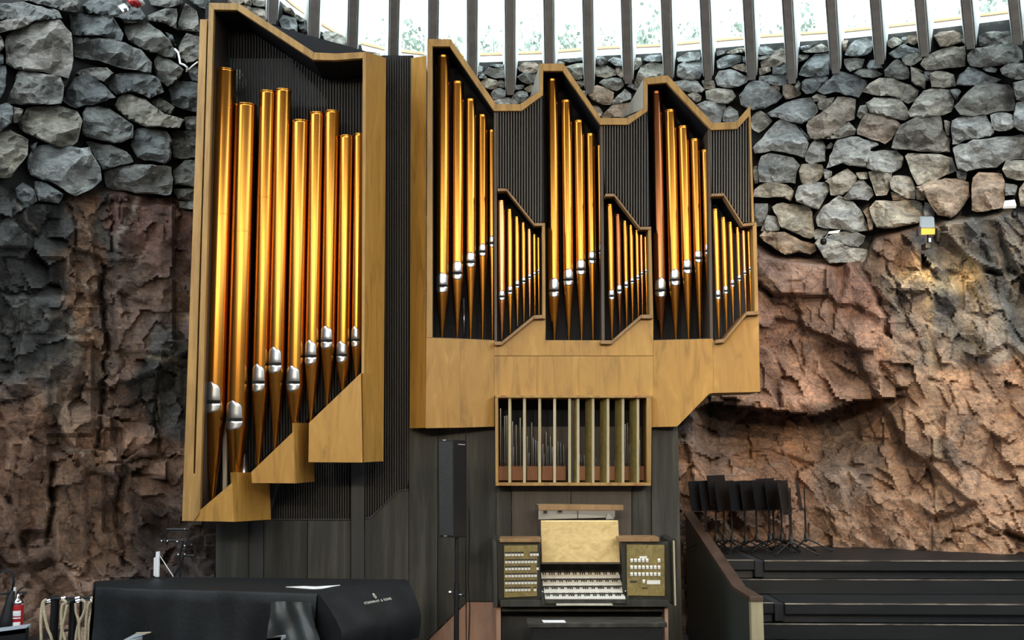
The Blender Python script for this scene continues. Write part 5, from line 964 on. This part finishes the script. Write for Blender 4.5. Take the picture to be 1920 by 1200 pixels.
MB().tube([P(1896, 387, 12.0), P(1903, 391, 11.98), P(1907, 398, 12.02), P(1902, 405, 12.05)], .012, 8).build('bracket', 'black', o)
c_ = P(1902, 402, 12.0); MB().lathe(c_, [(.02, c_.z - .04), (.035, c_.z - .02), (.035, c_.z + .02), (.02, c_.z + .04)], 12).build('bracket_knob', 'black', o)
o = empty('security_camera', P(1544, 462, 12.8), 'small black dome camera with a white arm among the stones', 'camera')
c_ = P(1544, 453, 12.76); MB().lathe(c_, [(.015, c_.z - .04), (.036, c_.z - .02), (.04, c_.z + .01), (.03, c_.z + .035), (.01, c_.z + .045)], 14).build('dome', 'black', o, smooth=True)
MB().prism([P(1554, 434, 12.75), P(1576, 431, 12.75), P(1572, 437, 12.75), P(1553, 438, 12.75)], (0, .04, 0)).build('arm', 'white', o)
MB().tube([P(1546, 448, 12.78), P(1554, 436, 12.78)], .006, 6).build('lead', 'grey', o)
o = empty('striped_bundle', P(254, 14, 10.6), 'red and white striped bundle lying on the upper stones', 'bundle')
for i, (m, x0, y0, x1, y1) in enumerate((('red', 241, 0, 250, 10), ('white', 245, -3, 258, 4), ('red', 248, -2, 262, 10), ('white', 255, -4, 266, 5), ('red', 250, 8, 258, 12), ('white', 260, -2, 268, 8), ('red', 243, -6, 262, -1))):
    MB().tube([P(x0, y0, 10.55 + i * .012), P((x0 + x1) / 2, (y0 + y1) / 2 - 1, 10.5 + i * .012), P(x1, y1, 10.55 + i * .012)], .022, 8).build('roll', m, o, smooth=True)
o = empty('small_wall_box', P(232, 22, 10.62), 'small white fixture on the stones beside the striped bundle', 'fixture')
MB().prism([P(221, 11, 10.6), P(233, 6, 10.6), P(238, 14, 10.56), P(230, 23, 10.56)], (.01, .05, 0)).build('box', 'white', o, bevel=.003)
board(o, 'clamp', [(231, 16), (237, 15), (238, 20), (233, 21)], .02, 'black', lambda x: 10.53, 0, 0); board(o, 'tab', [(237, 14), (241, 16), (241, 20), (238, 20)], .02, 'white', lambda x: 10.54, 0, 0)
wc = [P(328, 92, 10.9), P(334, 98, 10.85), P(336.5, 110, 10.82), P(338, 119, 10.8), P(345, 121.5, 10.8), P(351, 126, 10.8), P(350, 134, 10.85)]
tag(MB().tube(wc, .011, 8).build('white_cable', 'white', smooth=True), 'short white cable curling between the stones by the organ case', 'cable')
tag(MB().tube([P(353, 131, 10.9), P(362, 123, 10.88), P(371, 116, 10.9)], .009, 8).build('cable_end', 'white', smooth=True), 'loose white cable end touching the organ case post', 'cable')
# ---------------------------------------------------------------- rope stand and fire extinguisher
YT = 9.7
rk = empty('rope_rack', Vector((P(130, 1150, YT).x, YT, 0)), 'black barrier posts bunched together by the covered piano', 'barrier posts')
for px, py, w in ((102, 1124, .03), (109, 1126, .012), (133, 1126, .012), (139, 1126, .026), (152, 1124, .012), (106, 1123, .02)):
    p = P(px, py, YT + .03 * (px % 3)); MB().tube([(p.x, p.y, 0), tuple(p)], w, 10).build('post', 'blackmetal', rk); MB().lathe((p.x, p.y), [(.01, p.z + .03), (w * 1.2, p.z + .02), (w * 1.3, p.z)], 10).build('post_cap', 'black', rk)
for a, b in (((87, 1127), (101, 1123)), ((100, 1122), (171, 1120)), ((118, 1128), (152, 1123)), ((140, 1125), (176, 1124))):
    MB().tube([P(*a, YT - .03), P(*b, YT - .03)], .011, 8).build('bar', 'blackmetal', rk)
for a in ((91, 1126), (120, 1121), (146, 1121), (175, 1124), (147, 1126)):
    c_ = P(*a, YT - .04); MB().tube([c_ - Vector((.02, 0, .004)), c_ + Vector((.02, 0, .004))], .015, 8).build('end_fitting', 'chrome', rk)
RO = [([(87, 1124), (80, 1131), (77, 1155), (77, 1190), (79, 1260)], [(81, 1128), (83, 1150), (90, 1180), (97, 1200), (103, 1260)]),
      ([(117, 1124), (124, 1130), (117, 1135), (115, 1155), (116, 1180), (112, 1215)], [(126, 1134), (122, 1155), (117, 1178), (121, 1195), (127, 1225)]),
      ([(152, 1124), (160, 1130), (159, 1145), (150, 1165), (144, 1185), (141, 1215)], [(142, 1131), (143, 1148), (148, 1165), (149, 1185), (151, 1215)]),
      ([(170, 1120), (177, 1126), (167, 1132), (163, 1155), (161, 1185), (160, 1225)], [(177, 1128), (172, 1150), (167, 1170), (167, 1190), (165, 1225)])]
names = ['beige barrier rope hanging farthest from the piano', 'beige barrier rope twisted between the thick and thin posts', 'beige barrier rope crossing itself beside the chrome post', 'beige barrier rope hanging nearest the covered piano']
for (a, b), nm in zip(RO, names):
    o = empty('barrier_rope', P(a[-1][0], a[-1][1], YT), nm, 'rope', 'barrier ropes')
    for pts in (a, b):
        path = [P(x, y, YT - .05) for x, y in pts]
        fine = []
        for i in range(len(path) - 1):
            p0, p1, p2, p3 = path[max(i - 1, 0)], path[i], path[i + 1], path[min(i + 2, len(path) - 1)]
            for j in range(6):
                t = j / 6; fine.append(.5 * ((2 * p1) + (p2 - p0) * t + (2 * p0 - 5 * p1 + 4 * p2 - p3) * t * t + (3 * p1 - p0 - 3 * p2 + p3) * t ** 3))
        fine.append(path[-1]); MB().tube(fine, .0135, 8).build('rope_strand', 'rope', o, smooth=True)
YX = 9.6
ex = empty('fire_extinguisher', Vector((P(33, 1180, YX).x, YX, P(33, 1182, YX).z)), 'red fire extinguisher with white label and black discharge horn', 'fire extinguisher')
c_ = P(33, 1140, YX); zf = lambda y: P(33, y, YX).z; r = 10.5 / ppm(YX)
MB().lathe(c_, [(r * .95, zf(1215)), (r, zf(1213)), (r, zf(1134)), (r * .98, zf(1133))], 24).build('cylinder', 'red', ex, smooth='angle')
MB().lathe(c_, [(r * .98, zf(1134)), (r * .95, zf(1129)), (r * .75, zf(1124)), (r * .3, zf(1121)), (r * .25, zf(1115)), (r * .12, zf(1113))], 20).build('shoulder', 'chrome', ex, smooth=True)
lb = MB(); lip_patch(lb, c_, r * 1.01, .25, .75, zf(1154), zf(1144), lambda s: 1.0, rows=2); lb.build('label', 'paper', ex, fix=False); lb = MB(); lip_patch(lb, c_, r * 1.01, .1, .9, zf(1178), zf(1165), lambda s: 1.0, rows=2); lb.build('label', 'paper', ex, fix=False); lb = MB(); lip_patch(lb, c_, r * 1.01, .1, .9, zf(1159), zf(1156.5), lambda s: 1.0, rows=2); lb.build('label', 'paper', ex, fix=False)
MB().tube([P(27, 1112, YX), P(28, 1101, YX)], .012, 8).build('valve_tag', 'white', ex)
MB().tube([P(31, 1114, YX), P(36, 1106, YX), P(42, 1102, YX), P(49, 1100.5, YX)], .007, 8).build('lever', 'black', ex); MB().tube([P(32, 1112, YX), P(40, 1110.5, YX), P(50, 1111, YX)], .007, 8).build('carry_handle', 'black', ex)
MB().tube([P(24, 1108, YX - .02), P(18, 1130, YX - .04), P(12, 1160, YX - .05), P(8, 1200, YX - .06)], [.02, .035, .055, .075], 14).build('discharge_horn', 'black', ex, smooth=True)
MB().tube([P(23, 1112, YX), P(26, 1090, YX), P(26, 1078, YX), P(22, 1071, YX), P(15, 1068, YX), P(6, 1070, YX), P(-8, 1078, YX), P(-10, 1100, YX), P(0, 1115, YX), P(20, 1113, YX)], .012, 8).build('hose', 'black', ex, smooth=True)
MB().box((c_.x - .09, YX + r + .005, zf(1216)), (c_.x + .09, YX + .9, zf(1216) + .02)).build('wall_bracket', 'black', ex)
# ---------------------------------------------------------------- pew ends at the bottom of the view
def pew(pts, Y, lab, edge=None):
    base = P(pts[0][0], pts[0][1], Y); o = empty('pew_back', Vector((base.x, Y + .2, 0)), lab, 'pew', 'pew ends along the lower edge')
    top = [P(x, y, Y) for x, y in pts]
    lo_ = [Vector((p.x, p.y, 0)) for p in top]
    return o, top
o, t = pew([(-30, 1188), (48, 1178)], 7.2, 'dark pew back in the lower corner below the fire extinguisher')
a, b = t; MB().prism([Vector((a.x, 7.2, 0)), Vector((b.x, 7.2, 0)), b, a], (0, .05, 0)).build('panel', 'stepwood', o); MB().prism([a, b, b + Vector((-.02, .12, .01)), a + Vector((-.02, .12, .01))], (0, 0, -.03)).build('top_rail', 'grey', o)
o, t = pew([(238, 1196), (280, 1187)], 7.0, 'dark pew end with a bright top edge in front of the piano')
a, b = t; MB().prism([Vector((a.x, 6.6, 0)), Vector((b.x, 7.0, 0)), b, P(226, 1204, 6.6)], (.02, .05, 0)).build('panel', 'stepwood', o); MB().prism([P(254, 1187, 7.0), P(281, 1186, 7.0), P(279, 1188, 7.0), P(253, 1189, 7.0)], (0, .03, 0)).build('top_rail', 'palewood', o)
MB().prism([P(225, 1203, 6.6), P(247, 1203, 6.6), P(276, 1188.5, 6.99), P(253, 1188.5, 6.99)], (0, 0, -.03)).build('arm_rest', 'grey', o)
o, t = pew([(500, 1198), (527, 1195)], 7.0, 'dark pew end just showing below the satin flap of the cover')
a, b = t; MB().prism([Vector((a.x, 7.0, 0)), Vector((b.x, 7.0, 0)), b, a + Vector((0, 0, .004))], (0, .05, 0)).build('panel', 'stepwood', o); MB().prism([a, b, b + Vector((.01, .1, .0)), a + Vector((.03, .1, .0))], (0, 0, -.02)).build('top_rail', 'grey', o)
